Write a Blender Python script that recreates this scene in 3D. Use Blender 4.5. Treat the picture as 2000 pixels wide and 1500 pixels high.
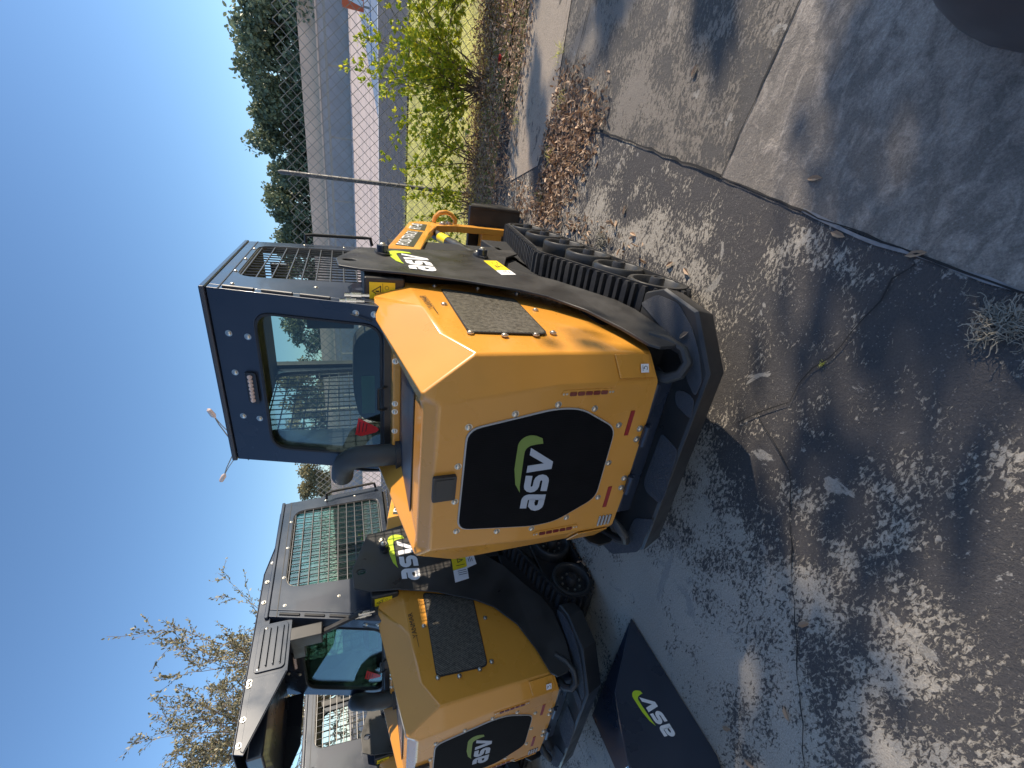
import bpy, math, random, mathutils
from mathutils import Vector, Matrix
from mathutils.geometry import tessellate_polygon
random.seed(7)
R=math.radians
sc=bpy.context.scene
for o in list(bpy.data.objects): bpy.data.objects.remove(o)
# ---------------------------------------------------------------- camera (photo is a phone picture lying on its side)
F=822.46; CAM=Vector((0.9623,-1.6362,1.4892)); YAW,PIT,ROL=0.49417,0.36744,-0.04278
fw=Vector((-math.sin(YAW)*math.cos(PIT),math.cos(YAW)*math.cos(PIT),-math.sin(PIT)))
r0=Vector((math.cos(YAW),math.sin(YAW),0)); u0=r0.cross(fw)
rt=math.cos(ROL)*r0+math.sin(ROL)*u0; up=-math.sin(ROL)*r0+math.cos(ROL)*u0
cd=bpy.data.cameras.new('camera'); cam=bpy.data.objects.new('camera',cd); sc.collection.objects.link(cam); sc.camera=cam
cd.sensor_width=36; cd.lens=F*36/2000; cd.clip_start=0.02; cd.clip_end=2000
m=Matrix((-up,rt,-fw)).transposed().to_4x4(); m.translation=CAM; cam.matrix_world=m
# ---------------------------------------------------------------- world, sun, exposure
SAZ=R(66); SEL=R(20.5)      # azimuth from +Y towards +X
w=bpy.data.worlds.new('World'); sc.world=w; w.use_nodes=True
nt=w.node_tree; nt.nodes.clear()
sky=nt.nodes.new('ShaderNodeTexSky'); sky.sky_type='NISHITA'; sky.sun_disc=False
sky.sun_elevation=SEL; sky.sun_rotation=SAZ; sky.air_density=1.0; sky.dust_density=.3; sky.ozone_density=4.5
bg=nt.nodes.new('ShaderNodeBackground'); bg.inputs[1].default_value=0.11
wo=nt.nodes.new('ShaderNodeOutputWorld'); nt.links.new(sky.outputs[0],bg.inputs[0]); nt.links.new(bg.outputs[0],wo.inputs[0])
sd=Vector((math.sin(SAZ)*math.cos(SEL),math.cos(SAZ)*math.cos(SEL),math.sin(SEL)))
sl=bpy.data.lights.new('sun','SUN'); sl.energy=3.6; sl.angle=R(0.5); sl.color=(1,0.86,0.68)
so=bpy.data.objects.new('sun',sl); sc.collection.objects.link(so); so.rotation_euler=sd.to_track_quat('Z','Y').to_euler()
sc.view_settings.view_transform='Standard'; sc.view_settings.look='None'; sc.view_settings.gamma=1; sc.view_settings.exposure=0.95
sc.render.engine='CYCLES'
# ---------------------------------------------------------------- helpers
def at(px,py,ax,val):
    "real point on the plane ax=val that the photo shows at (px,py)"
    u,v=1500-py,px
    d=fw+((u-750)*rt-(v-1000)*up)/F
    i='xyz'.index(ax); t=(val-CAM[i])/d[i]
    return CAM+d*t
col=sc.collection
def fin(o,mat,parent,name):
    o.data.materials.append(mat); col.objects.link(o)
    if parent: o.parent=parent
    return o
class MB:
    def __init__(s): s.v=[];s.f=[]
    def add(s,vs,fs):
        n=len(s.v); s.v+= [tuple(v) for v in vs]; s.f+=[tuple(i+n for i in f) for f in fs]; return s
    def box(s,x0,x1,y0,y1,z0,z1):
        vs=[(x,y,z) for z in(z0,z1) for x,y in((x0,y0),(x1,y0),(x1,y1),(x0,y1))]
        return s.add(vs,[(0,3,2,1),(4,5,6,7),(0,1,5,4),(1,2,6,5),(2,3,7,6),(3,0,4,7)])
    def obox(s,c,ex,ey,ez):
        c=Vector(c);vs=[c+a*Vector(ex)+b*Vector(ey)+d*Vector(ez) for d in(-1,1) for a,b in((-1,-1),(1,-1),(1,1),(-1,1))]
        return s.add(vs,[(0,3,2,1),(4,5,6,7),(0,1,5,4),(1,2,6,5),(2,3,7,6),(3,0,4,7)])
    def tube(s,path,r,n=8,cap=True):
        path=[Vector(p) for p in path]; rs=r if isinstance(r,(list,tuple)) else [r]*len(path)
        rings=[];ref=None
        for i,p in enumerate(path):
            d=(path[min(i+1,len(path)-1)]-path[max(i-1,0)])
            if d.length<1e-9: d=Vector((0,0,1))
            d.normalize()
            if ref is None: ref=d.orthogonal().normalized()
            ref=(ref-d*ref.dot(d)).normalized(); b=d.cross(ref)
            rings.append([p+(ref*math.cos(2*math.pi*k/n)+b*math.sin(2*math.pi*k/n))*rs[i] for k in range(n)])
        vs=[v for q in rings for v in q]; fs=[]
        for i in range(len(path)-1):
            for k in range(n): fs.append((i*n+k,i*n+(k+1)%n,(i+1)*n+(k+1)%n,(i+1)*n+k))
        if cap: fs.append(tuple(range(n-1,-1,-1))); fs.append(tuple((len(path)-1)*n+k for k in range(n)))
        return s.add(vs,fs)
    def prism(s,pts,off,holes=()):
        "closed polygon (3D points) with holes, extruded by off"
        loops=[[Vector(p) for p in pts]]+[[Vector(p) for p in h] for h in holes]
        tri=tessellate_polygon(loops); flat=[p for l in loops for p in l]; n=len(flat); off=Vector(off)
        vs=flat+[p+off for p in flat]; 
        nrm=Vector((0,0,0))
        L=loops[0]
        for i in range(len(L)): nrm+=L[i].cross(L[(i+1)%len(L)])
        fs=[]
        for t in tri:
            a,b,c=[flat[i] for i in t]
            tn=(b-a).cross(c-a)
            if tn.dot(off)>0: t=t[::-1]
            fs.append(tuple(t)); fs.append(tuple(i+n for i in t[::-1]))
        base=0
        for li,l in enumerate(loops):
            k=len(l)
            for i in range(k):
                a,b=base+i,base+(i+1)%k; fs.append((a,b,b+n,a+n))
            base+=k
        return s.add(vs,fs)
    def lathe(s,prof,n=32,c=(0,0,0)):
        "profile of (x,r) turned about the X axis, both ends capped"
        vs=[];fs=[]
        for x,r_ in prof: vs+=[(c[0]+x,c[1]+r_*math.cos(2*math.pi*k/n),c[2]+r_*math.sin(2*math.pi*k/n)) for k in range(n)]
        for i in range(len(prof)-1):
            for k in range(n): fs.append((i*n+k,i*n+(k+1)%n,(i+1)*n+(k+1)%n,(i+1)*n+k))
        fs.append(tuple(range(n-1,-1,-1))); fs.append(tuple((len(prof)-1)*n+k for k in range(n)))
        return s.add(vs,fs)
    def build(s,name,mat,parent=None,bevel=0,smooth=False,seg=2,ang=35,rn=True):
        me=bpy.data.meshes.new(name); me.from_pydata(s.v,[],s.f); me.update()
        if rn:
            import bmesh
            bm=bmesh.new(); bm.from_mesh(me); bmesh.ops.recalc_face_normals(bm,faces=bm.faces); bm.to_mesh(me); bm.free()
        o=bpy.data.objects.new(name,me)
        if smooth or bevel:
            for p in me.polygons: p.use_smooth=True
            if not bevel: me.set_sharp_from_angle(angle=R(ang))
        if bevel:
            bv=o.modifiers.new('bevel','BEVEL'); bv.width=bevel; bv.segments=seg; bv.limit_method='ANGLE'; bv.angle_limit=R(25); bv.harden_normals=True
        return fin(o,mat,parent,name)
def thing(name,label,cat,loc=(0,0,0),group=None):
    o=bpy.data.objects.new(name,None); o.empty_display_size=.1; col.objects.link(o); o.location=loc
    o['label']=label;o['category']=cat
    if group:o['group']=group
    return o
def tag(o,label,cat,group=None):
    o['label']=label;o['category']=cat
    if group:o['group']=group
    return o
def kind(o,k='structure'): o['kind']=k; return o
def copy_tree(o,parent=None,skip=()):
    c=o.copy(); col.objects.link(c); c.parent=parent
    for ch in list(o.children):
        if ch.name.split('.')[0] not in skip: copy_tree(ch,c,skip)
    return c
def rrect(a0,a1,b0,b1,r,n=5):
    out=[]
    for (cx,cy,s) in((a1-r,b1-r,0),(a0+r,b1-r,90),(a0+r,b0+r,180),(a1-r,b0+r,270)):
        for k in range(n+1):
            t=R(s+90*k/n); out.append((cx+r*math.cos(t),cy+r*math.sin(t)))
    return out
def roundpoly(pts,r,n=4):
    out=[];k=len(pts);pts=[Vector(p) for p in pts]
    for i in range(k):
        p=pts[i];a=pts[i-1]-p;b=pts[(i+1)%k]-p
        ra=min(r,a.length*.45,b.length*.45); A=p+a.normalized()*ra;B=p+b.normalized()*ra
        for j in range(n+1):
            t=j/n; out.append((1-t)**2*A+2*t*(1-t)*p+t*t*B)
    return out
# ---------------------------------------------------------------- materials
def mat(name,color,rough=.5,metal=0,coat=0,spec=.5,noise=None,bump=None,var=0,trans=0,scale=8):
    m=bpy.data.materials.new(name); m.use_nodes=True; N=m.node_tree.nodes; L=m.node_tree.links; b=N['Principled BSDF']
    b.inputs['Base Color'].default_value=(*color,1); b.inputs['Roughness'].default_value=rough; b.inputs['Metallic'].default_value=metal
    b.inputs['Coat Weight'].default_value=coat; b.inputs['Coat Roughness'].default_value=.06; b.inputs['Specular IOR Level'].default_value=spec
    if trans: b.inputs['Transmission Weight'].default_value=trans
    if var or bump:
        tc=N.new('ShaderNodeTexCoord')
    if var:
        n=N.new('ShaderNodeTexNoise'); n.inputs['Scale'].default_value=scale; n.inputs['Detail'].default_value=6; L.new(tc.outputs['Object'],n.inputs[0])
        mr=N.new('ShaderNodeMapRange'); mr.inputs[1].default_value=.3; mr.inputs[2].default_value=.7; mr.inputs[3].default_value=1-var; mr.inputs[4].default_value=1+var; L.new(n.outputs[0],mr.inputs[0])
        vm=N.new('ShaderNodeVectorMath'); vm.operation='SCALE'; vm.inputs[0].default_value=color; L.new(mr.outputs[0],vm.inputs['Scale']); L.new(vm.outputs[0],b.inputs['Base Color'])
        mr2=N.new('ShaderNodeMapRange'); mr2.inputs[1].default_value=.3; mr2.inputs[2].default_value=.7; mr2.inputs[3].default_value=max(.02,rough*(1-.35)); mr2.inputs[4].default_value=min(1,rough*1.35); L.new(n.outputs[0],mr2.inputs[0]); L.new(mr2.outputs[0],b.inputs['Roughness'])
    if bump:
        sc_,st,dist=bump
        n2=N.new('ShaderNodeTexNoise'); n2.inputs['Scale'].default_value=sc_; n2.inputs['Detail'].default_value=5; L.new(tc.outputs['Object'],n2.inputs[0])
        bp=N.new('ShaderNodeBump'); bp.inputs['Strength'].default_value=st; bp.inputs['Distance'].default_value=dist; L.new(n2.outputs[0],bp.inputs['Height']); L.new(bp.outputs[0],b.inputs['Normal'])
    return m
YEL=mat('yellow_paint',(.66,.295,.042),.32,coat=.7,var=.04,scale=3,bump=(260,.04,.001))
YELI=mat('yellow_arm_paint',(.74,.33,.045),.34,coat=.5,var=.06,scale=5)
BLK=mat('black_cab_paint',(.022,.030,.048),.32,coat=.35,var=.12,scale=4,bump=(300,.05,.001))
BLM=mat('black_satin_steel',(.032,.031,.030),.42,spec=.5,var=.25,scale=7,bump=(180,.06,.001))
DRK=mat('dark_interior',(.008,.008,.009),.7)
RUB=mat('rubber',(.020,.020,.021),.62,var=.2,scale=9,bump=(120,.15,.002))
WHL=mat('roller_rubber',(.036,.036,.035),.42,var=.15,scale=12)
GRIT=mat('grit_pad',(.055,.058,.068),.55,spec=.7,var=.2,scale=60,bump=(420,1.0,.004))
CHR=mat('zinc_bolt',(.62,.58,.50),.30,metal=.9)
STL=mat('chrome_fitting',(.75,.75,.74),.14,metal=1)
RIM=mat('seal_trim',(.42,.42,.41),.4)
RED=mat('red_reflector',(.30,.012,.014),.35,coat=.5)
LENS=mat('dark_red_lens',(.16,.012,.008),.12,coat=1)
LWH=mat('lamp_lens',(.60,.46,.40),.15,coat=1)
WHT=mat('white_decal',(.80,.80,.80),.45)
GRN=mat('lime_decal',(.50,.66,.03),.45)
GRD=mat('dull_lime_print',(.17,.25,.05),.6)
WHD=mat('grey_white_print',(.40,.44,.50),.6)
WYL=mat('yellow_warning_decal',(.85,.66,.02),.4)
OLV=mat('dark_olive_decal',(.045,.045,.030),.45)
INK=mat('black_ink',(.02,.02,.02),.5)
GRS=mat('green_sticker',(.05,.17,.07),.5)
REDT=mat('red_tag',(.65,.02,.02),.45)
PIPE=mat('exhaust_paint',(.045,.045,.040),.55,var=.2,scale=10,bump=(200,.1,.001))
GALV=mat('galvanised_steel',(.30,.285,.265),.45,metal=.6,var=.15,scale=20)
def perf(name,ca,cb,scale,thr,rough=.5,rot=0,ns=14):
    m=mat(name,ca,rough); N=m.node_tree.nodes;L=m.node_tree.links;b=N['Principled BSDF']
    tc=N.new('ShaderNodeTexCoord'); mp=N.new('ShaderNodeMapping'); mp.inputs['Rotation'].default_value=(R(45) if rot else 0,0,R(30)); L.new(tc.outputs['Object'],mp.inputs[0])
    v=N.new('ShaderNodeTexVoronoi'); v.inputs['Scale'].default_value=scale; v.inputs['Randomness'].default_value=.0 ; L.new(mp.outputs[0],v.inputs['Vector'])
    n=N.new('ShaderNodeTexNoise'); n.inputs['Scale'].default_value=ns; n.inputs['Detail'].default_value=9; L.new(tc.outputs['Object'],n.inputs[0])
    ad=N.new('ShaderNodeMath'); ad.operation='MULTIPLY_ADD'; ad.inputs[1].default_value=.5; L.new(n.outputs[0],ad.inputs[0]); L.new(v.outputs['Distance'],ad.inputs[2])
    r=N.new('ShaderNodeMath'); r.operation='GREATER_THAN'; r.inputs[1].default_value=thr; L.new(ad.outputs[0],r.inputs[0])
    mx=N.new('ShaderNodeMix'); mx.data_type='RGBA'; mx.inputs[6].default_value=(*cb,1); mx.inputs[7].default_value=(*ca,1); L.new(r.outputs[0],mx.inputs[0]); L.new(mx.outputs[2],b.inputs['Base Color'])
    return m
GRL=perf('rear_screen',(.006,.006,.007),(.001,.001,.001),260,.62,.8); GRL.node_tree.nodes['Principled BSDF'].inputs['Specular IOR Level'].default_value=.12
SGR=perf('side_screen',(.17,.155,.125),(.010,.010,.009),210,.72,.3,1,70)  # pale speckles in the colour imitate sparkle on the mesh
TGR=perf('top_screen',(.035,.05,.08),(.004,.005,.008),150,.66,.35,1)
def glass(name,tint,tr):
    m=bpy.data.materials.new(name); m.use_nodes=True; N=m.node_tree.nodes;L=m.node_tree.links;N.clear()
    o=N.new('ShaderNodeOutputMaterial'); t=N.new('ShaderNodeBsdfTransparent'); t.inputs[0].default_value=(*tint,1)
    g=N.new('ShaderNodeBsdfGlossy'); g.inputs['Roughness'].default_value=.02; fr=N.new('ShaderNodeFresnel'); fr.inputs[0].default_value=1.55
    a=N.new('ShaderNodeMath'); a.operation='MULTIPLY_ADD'; a.inputs[1].default_value=.55; a.inputs[2].default_value=tr; L.new(fr.outputs[0],a.inputs[0])
    x=N.new('ShaderNodeMixShader'); L.new(a.outputs[0],x.inputs[0]); L.new(t.outputs[0],x.inputs[1]); L.new(g.outputs[0],x.inputs[2]); L.new(x.outputs[0],o.inputs[0]); return m
GLS=glass('cab_glass',(.72,.80,.74),.03); GLT=glass('teal_side_glass',(.42,.60,.56),.10); WIRE=mat('guard_wire',(.045,.044,.043),.4,spec=.6)
# ---------------------------------------------------------------- lettering
def ribbon(pts,w):
    "flat strip polygon with mitred joints along 2D points"
    pts=[Vector(p) for p in pts];Lf=[];Rt=[]
    for i,p in enumerate(pts):
        d1=(p-pts[i-1]).normalized() if i else None; d2=(pts[i+1]-p).normalized() if i<len(pts)-1 else None
        d=((d1 or d2)+(d2 or d1)).normalized(); n=Vector((-d.y,d.x)); k=1/max(.4,n.dot(Vector((-(d2 or d1).y,(d2 or d1).x))))
        Lf.append(p+n*w/2*k);Rt.append(p-n*w/2*k)
    return Lf+Rt[::-1]
def arc(cx,cy,r,a0,a1,n=5): return [(cx+r*math.cos(R(a0+(a1-a0)*k/n)),cy+r*math.sin(R(a0+(a1-a0)*k/n))) for k in range(n+1)]
def logo(parent,P,mw,mg,th):
    "P maps (s,t) logo units to a 3D point; letters height 1, width about 3.2"
    W=.27;h=W/2
    def sh(p): return (p[0]+.18*p[1],p[1])
    let=[ribbon([(.12,1-h),(.50,1-h)]+arc(.52,.70,.165,90,0,4)+[(.685,0)],W),
      ribbon([(.60,.55-.01),(.32,.55-.01)]+arc(.32,.335,.2,90,270,6)+[(.60,h)],W*.95),
      ribbon([(1.72,1-h),(1.24,1-h)]+arc(1.24,.685,.18,90,270,6)[1:]+[(1.48,.5)]+arc(1.48,.315,.18,90,-90,6)[1:]+[(1.0,h)],W),
      [(1.86,1),(2.18,1),(2.32,.36),(2.66,1),(2.98,1),(2.42,0),(2.08,0)]]
    mb=MB(); o=P(0,0); nx=(P(1,0)-o).cross(P(0,1)-o).normalized()
    for l in let:
        q=[P(*sh(p)) for p in l]; mb.prism([v for v in q],nx*th)
    a=mb.build('lettering',mw,parent)
    sw=[(.9,1.12),(1.2,1.17),(2.6,1.22)]+arc(2.75,.86,.36,80,20,5)+[(3.16,.75),(3.2,.55)]+[(3.42,.62),(3.5,.85)]+arc(3.0,1.0,.52,0,85,6)+[(2.0,1.50),(1.3,1.36)]
    mb=MB(); mb.prism([P(*sh(p)) for p in sw],nx*th)
    b=mb.build('swoosh',mg,parent)
    return a,b
def text(name,body,P,size,mat_,parent,th=.0008):
    cu=bpy.data.curves.new('t','FONT'); cu.body=body; cu.size=1; cu.resolution_u=2
    ob=bpy.data.objects.new('t',cu); col.objects.link(ob); dg=bpy.context.evaluated_depsgraph_get(); me=bpy.data.meshes.new_from_object(ob.evaluated_get(dg)); bpy.data.objects.remove(ob)
    o=P(0,0)
    for v in me.vertices: v.co=P(v.co.x*size,v.co.y*size)
    me.name=name; me.materials.clear(); ob=bpy.data.objects.new(name,me); return fin(ob,mat_,parent,name)
def frame(o,ex,ey,lift=0):
    o,ex,ey=Vector(o),Vector(ex).normalized(),Vector(ey).normalized(); n=ex.cross(ey)
    return lambda s,t:o+ex*s+ey*t+n*lift
bolt_me=None
def bolt(p,n,parent,r=.009):
    global bolt_me
    if bolt_me is None:
        b=MB(); b.tube([(0,0,0),(0,0,.002)],1.35,12); b.tube([(0,0,.0),(0,0,.25),(0,0,.62),(0,0,.70)],[.95,.95,.75,.45],10); 
        b=MB(); b.tube([(0,0,-.2),(0,0,.16)],1.45,14); b.tube([(0,0,.1),(0,0,.6),(0,0,.85)],[.95,.92,.55],12)
        o=b.build('bolt',CHR,None,smooth=True); bolt_me=o.data; bpy.data.objects.remove(o)
    o=bpy.data.objects.new('bolt',bolt_me); col.objects.link(o); o.parent=parent; o.location=p; o.scale=(r,r,r)
    o.rotation_euler=Vector(n).to_track_quat('Z','Y').to_euler(); return o
# ================================================================ the loader
def make_loader():
    T=thing('track_loader','','loader')
    YR=-.54
    # ---- hood shell
    half=dict(a0=(.31,YR,1.24),b0=(.354,YR,.83),c0=(.356,YR,.432),c1=(.20,YR,.425),
      l0=(.315,-.512,1.284),C=(.342,-.525,1.292),T=(.455,-.485,1.118),U=(.455,-.485,.80),V=(.452,-.49,.462),
      M2=at(866,652,'x',.468),M1=at(830,600,'x',.470),G=(.474,.25,1.225),Fp=(.474,.275,1.27),E=(.455,.235,1.352),D=(.43,.165,1.386),Di=(.365,.075,1.384),
      fl0=(.27,-.49,1.283),fl1=(.255,.06,1.283))
    h={k:Vector(v) for k,v in half.items()}
    edge=[(.25,1.225),(.28,1.0),(.29,.83),(.24,.70),(.13,.61),(-.05,.515),(-.25,.465),(-.42,.452)]
    mb=MB()
    def both(pts):
        mb.add(pts,[tuple(range(len(pts)))]); mb.add([Vector((-p[0],p[1],p[2])) for p in pts],[tuple(range(len(pts)-1,-1,-1))])
    # rear panel is one polygon
    rp=[h['a0'],h['b0'],h['c0'],h['c1']]; full=rp+[Vector((-p.x,p.y,p.z)) for p in rp[::-1]]
    mb.add(full,[tuple(range(len(full)))])
    lip=[h['a0'],h['l0']]; mb.add([h['a0'],h['l0'],Vector((-h['l0'].x,h['l0'].y,h['l0'].z)),Vector((-h['a0'].x,YR,h['a0'].z))],[(0,1,2,3)])
    both([h['a0'],h['C'],h['l0']])
    both([h['a0'],h['b0'],h['U'],h['T'],h['C']][:0]+[h['a0'],h['T'],h['C']]); both([h['a0'],h['b0'],h['U'],h['T']]); both([h['b0'],h['c0'],h['V'],h['U']])
    # shoulder facet
    both([h['C'],h['T'],h['M2'],h['Di']]); both([h['M2'],h['M1'],h['D'],h['Di']]); both([h['M1'],h['G'],h['Fp'],h['E'],h['D']])
    # side panel
    s=[h['T'],h['U'],h['V']]+[Vector((.470-.0*k,y,z)) for k,(y,z) in enumerate(edge[::-1])]+[h['M1'],h['M2']]
    s[-3]=h['G']
    both([h['T'],h['U'],h['M2']]); both([h['U'],h['V']]+s[3:-2]+[h['M1'],h['M2']])
    # shoulder inner faces and hood top
    both([h['C'],h['Di'],h['fl1'],h['fl0'],h['l0']])
    both([h['Di'],h['D'],Vector((.43,.2,1.30)),Vector((.27,.14,1.30)),h['fl1']])
    top=[h['l0'],h['fl0'],h['fl1']]; mb.add(top+[Vector((-p.x,p.y,p.z)) for p in top[::-1]],[tuple(range(6))])
    import bmesh
    o=mb.build('hood',YEL,T)
    bm=bmesh.new(); bm.from_mesh(o.data); bmesh.ops.remove_doubles(bm,verts=bm.verts,dist=.0005); bmesh.ops.recalc_face_normals(bm,faces=bm.faces); bm.to_mesh(o.data); bm.free()
    for p in o.data.polygons: p.use_smooth=True
    bv=o.modifiers.new('bevel','BEVEL'); bv.width=.026; bv.segments=4; bv.limit_method='ANGLE'; bv.angle_limit=R(6); bv.harden_normals=True
    hood=o
    # pocket low on the corner: a shallow raised pad
    for s_ in(1,-1):
        m_=MB(); pts=[Vector((s_*.372,-.5352,.60)),Vector((s_*.448,-.494,.62)),Vector((s_*.448,-.494,.475)),Vector((s_*.372,-.5352,.452))]
        n=Vector((s_*.48,-.87,0)); m_.prism(pts,n*.006); m_.build('corner_pocket',YEL,hood,bevel=.01,seg=3)
    # rear screen
    g=[(.200,1.130),(.262,.95),(.27,.845),(.262,.735),(.160,.585),(-.165,.585),(-.262,.735),(-.272,.845),(-.262,.98),(-.225,1.130)]
    g=[(.210,1.140),(.268,.836),(.262,.735),(.168,.570),(-.168,.570),(-.262,.735),(-.268,.836),(-.22,1.140)]
    rr=roundpoly([(a,b) for a,b in g],.045,5)
    m_=MB(); m_.prism([Vector((a,YR-.001,b)) for a,b in rr],(0,-.008,0)); scr=m_.build('rear_screen',GRL,T,bevel=.002)
    big=[((a)*1.018,(b-.86)*1.018+.86) for a,b in rr]
    m_=MB(); m_.prism([Vector((a,YR,b)) for a,b in big],(0,-.006,0)); m_.build('seal',RIM,scr,bevel=.001)
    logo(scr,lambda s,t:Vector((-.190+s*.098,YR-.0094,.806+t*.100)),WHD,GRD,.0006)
    for a,b in[(.217,1.13),(.254,.982),(.279,.828),(.253,.677),(.173,.551),(0,.548),(-.173,.551),(-.257,.68),(-.284,.832),(-.266,.982),(-.230,1.136),(-.087,1.153),(.065,1.153)]:
        o_=bolt((a*1.02,YR,b+(.008 if b>1.12 else 0)),(0,-1,0),T)
    for a in(.122,-.122):
        m_=MB(); m_.tube([(a-.045,YR-.014,.424),(a+.045,YR-.014,.424)],.011,10); m_.box(a-.045,a+.045,YR-.008,YR+.0,.40,.43); hg=m_.build('hinge',BLK,T,smooth=True)
        bolt((a+.03,YR,.447),(0,-1,0),hg,.010); bolt((a-.02,YR,.447),(0,-1,0),hg,.010)
    for s_ in(1,-1):
        X=s_*.325
        m_=MB(); m_.prism([Vector((X+a,YR+.001,.718+b)) for a,b in rrect(-.014,.014,-.105,.105,.013)],(0,-.004,0)); hs=m_.build('tail_lamp',YEL,T,bevel=.001)
        for k in range(5):
            m_=MB(); z=.718+(k-2)*.031; m_.prism([Vector((X+a,YR-.003,z+b)) for a,b in rrect(-.0075,.0075,-.0135,.0135,.004,3)],(0,-.003,0)); m_.build('lens',LENS,hs,bevel=.001)
        for dz in(-.098,-.086,.086,.098): bolt((X,YR-.003,.718+dz),(0,-1,0),hs,.0032)
        xr=s_*.182; m_=MB(); m_.prism([Vector((xr+a,YR-.0005,.505+b+.0*a)) for a,b in[(-.055,-.009),(.055,-.009),(.055,.009),(-.055,.009)]],(0,-.002,0)); m_.build('reflector',RED,T)
    for k in range(4):
        m_=MB(); z=.512-k*.017
        m_.prism([Vector((-.315+a,YR-.001,z+b)) for a,b in rrect(-.028,.028,-.004,.004,.0038,3)],(0,-.004,0)); sl_=m_.build('vent_slot',RIM,T,bevel=.001)
        m_=MB(); m_.prism([Vector((-.315+a,YR-.001,z-.0065+b)) for a,b in rrect(-.026,.026,-.0025,.0025,.002,3)],(0,-.002,0)); m_.build('slot_gap',INK,sl_)
    m_=MB(); m_.prism([Vector((-.015+a,YR,1.205+b)) for a,b in rrect(-.052,.052,-.040,.040,.006,2)],(0,-.016,0)); lt=m_.build('door_latch',BLM,T,bevel=.003)
    m_=MB(); m_.prism([Vector((-.015+a,YR-.0161,1.205+b)) for a,b in rrect(-.043,.043,-.031,.031,.003,2)],(0,-.002,0)); m_.build('latch_paddle',BLM,lt,bevel=.0015)
    # hook sticker on the corner
    ex=Vector((.097,.052,0)).normalized(); fr_=frame((.392,-.5340,.487),ex,(0,0,1),.0080)
    m_=MB(); m_.prism([fr_(a,b) for a,b in((0,0),(.031,0),(.031,.033),(0,.033))],ex.cross(Vector((0,0,1)))*.0008); st=m_.build('hook_sticker',WHT,T)
    fr2=frame((.392,-.5340,.487),ex,(0,0,1),.0092); m_=MB()
    m_.prism([fr2(*p) for p in ribbon([(.006+.01+.007*math.cos(R(t)),.013+.007*math.sin(R(t))) for t in range(-150,150,30)],.0022)],ex.cross(Vector((0,0,1)))*.0003)
    m_.prism([fr2(*p) for p in ribbon([(.005,.026),(.026,.026)],.002)],ex.cross(Vector((0,0,1)))*.0003)
    m_.prism([fr2(*p) for p in ribbon([(.016,.026),(.016,.018)],.002)],ex.cross(Vector((0,0,1)))*.0003)
    m_.build('hook_symbol',INK,st)
    # side screens and their bolts
    for s_ in(1,-1):
        q=[at(862,566,'x',.470),at(1003,585,'x',.470),at(1067,654,'x',.468),at(916,650,'x',.468)]
        pts=roundpoly([(p.y,p.z) for p in q],.03,4)
        m_=MB(); m_.prism([Vector((s_*.4712,a,b)) for a,b in pts],(s_*.004,0,0)); ss=m_.build('side_screen',SGR,T,bevel=.001)
        cy=sum(a for a,b in pts)/len(pts); cz=sum(b for a,b in pts)/len(pts)
        m_=MB(); outer=[(cy+(a-cy)*1.03,cz+(b-cz)*1.03) for a,b in pts]; m_.prism([Vector((s_*.4705,a,b)) for a,b in outer],(s_*.004,0,0),[[Vector((s_*.4705,a,b)) for a,b in pts]]); m_.build('screen_trim',INK,ss)
        for y,z in[(.228,1.119),(.222,.919),(.155,.75),(-.041,1.131),(-.086,.756),(-.35,1.105),(-.374,.991),(-.369,.872),(-.349,.796)]:
            bolt((s_*.4725,y,z),(s_,0,0),T)
    fy=lambda s,t:Vector((.4740,.185-.0+s*math.cos(R(0))*1.0,1.165+t))
    yp=at(830,565,'x',.474); yq=at(845,600,'x',.474); e1=(yq-yp).normalized()
    # maker's name reads from the rear towards the front
    text('maker_name','YANMAR',frame(at(851,602,'x',.4745),at(822,566,'x',.4745)-at(851,602,'x',.4745),Vector((1,0,0)).cross(at(822,566,'x',.4745)-at(851,602,'x',.4745)),.0012),.040,INK,T)
    m_=MB(); a_=at(856,612,'x',.474); m_.prism([a_,a_+Vector((0,.07,.004)),a_+Vector((0,.07,.006)),a_+Vector((0,0,.002))],(.001,0,0)); m_.build('pinstripe',INK,T)
    # top screen between the shoulders
    m_=MB(); 
    m_.prism([(-.30,-.36,1.2845),(.30,-.36,1.2845),(.27,.10,1.2845),(-.27,.10,1.2845)],(0,0,.004)); m_.build('top_screen',TGR,T)
    m_=MB(); m_.box(-.33,.36,-.02,.13,1.286,1.322); 
    tb=m_.build('hood_front_rail',YEL,T,bevel=.008)
    for x in(.27,.22,.02,-.02,-.12): bolt((x,-.02,1.312),(0,-1,.2),tb,.009)
    # exhaust
    pth=[(-.245,-.02,1.285),(-.245,-.02,1.37),(-.25,-.01,1.43),(-.275,.02,1.485),(-.32,.05,1.52),(-.38,.085,1.535),(-.45,.12,1.54)]
    m_=MB(); m_.tube(pth,.050,20,False); m_.tube(pth[::-1],.045,20,False); m_.build('exhaust_pipe',PIPE,T,smooth=True,rn=False)
    m_=MB(); m_.tube([(-.245,-.02,1.286),(-.245,-.02,1.31)],.07,18); m_.build('exhaust_collar',BLM,T,smooth=True)
    # ---- bumper
    hp=[(.60,-.20),(.642,-.30),(.612,-.495),(.43,-.640)]
    tp=[Vector((x,y,.318)) for x,y in hp]+[Vector((-x,y,.318)) for x,y in hp[::-1]]
    bt=[Vector((p.x*.97,p.y*.95+.0,.205)) for p in tp]
    md=[Vector((p.x*1.004,p.y-.003,.309)) for p in tp]
    ins=[Vector((p.x*.988,p.y*.988,.318)) for p in tp]
    m_=MB(); n=len(tp); inner=[(-.50,-.20),(-.44,-.36),(-.30,-.40),(.30,-.40),(.44,-.36),(.50,-.20)]
    V=[v for v in ins]+[v for v in md]+bt
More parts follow.
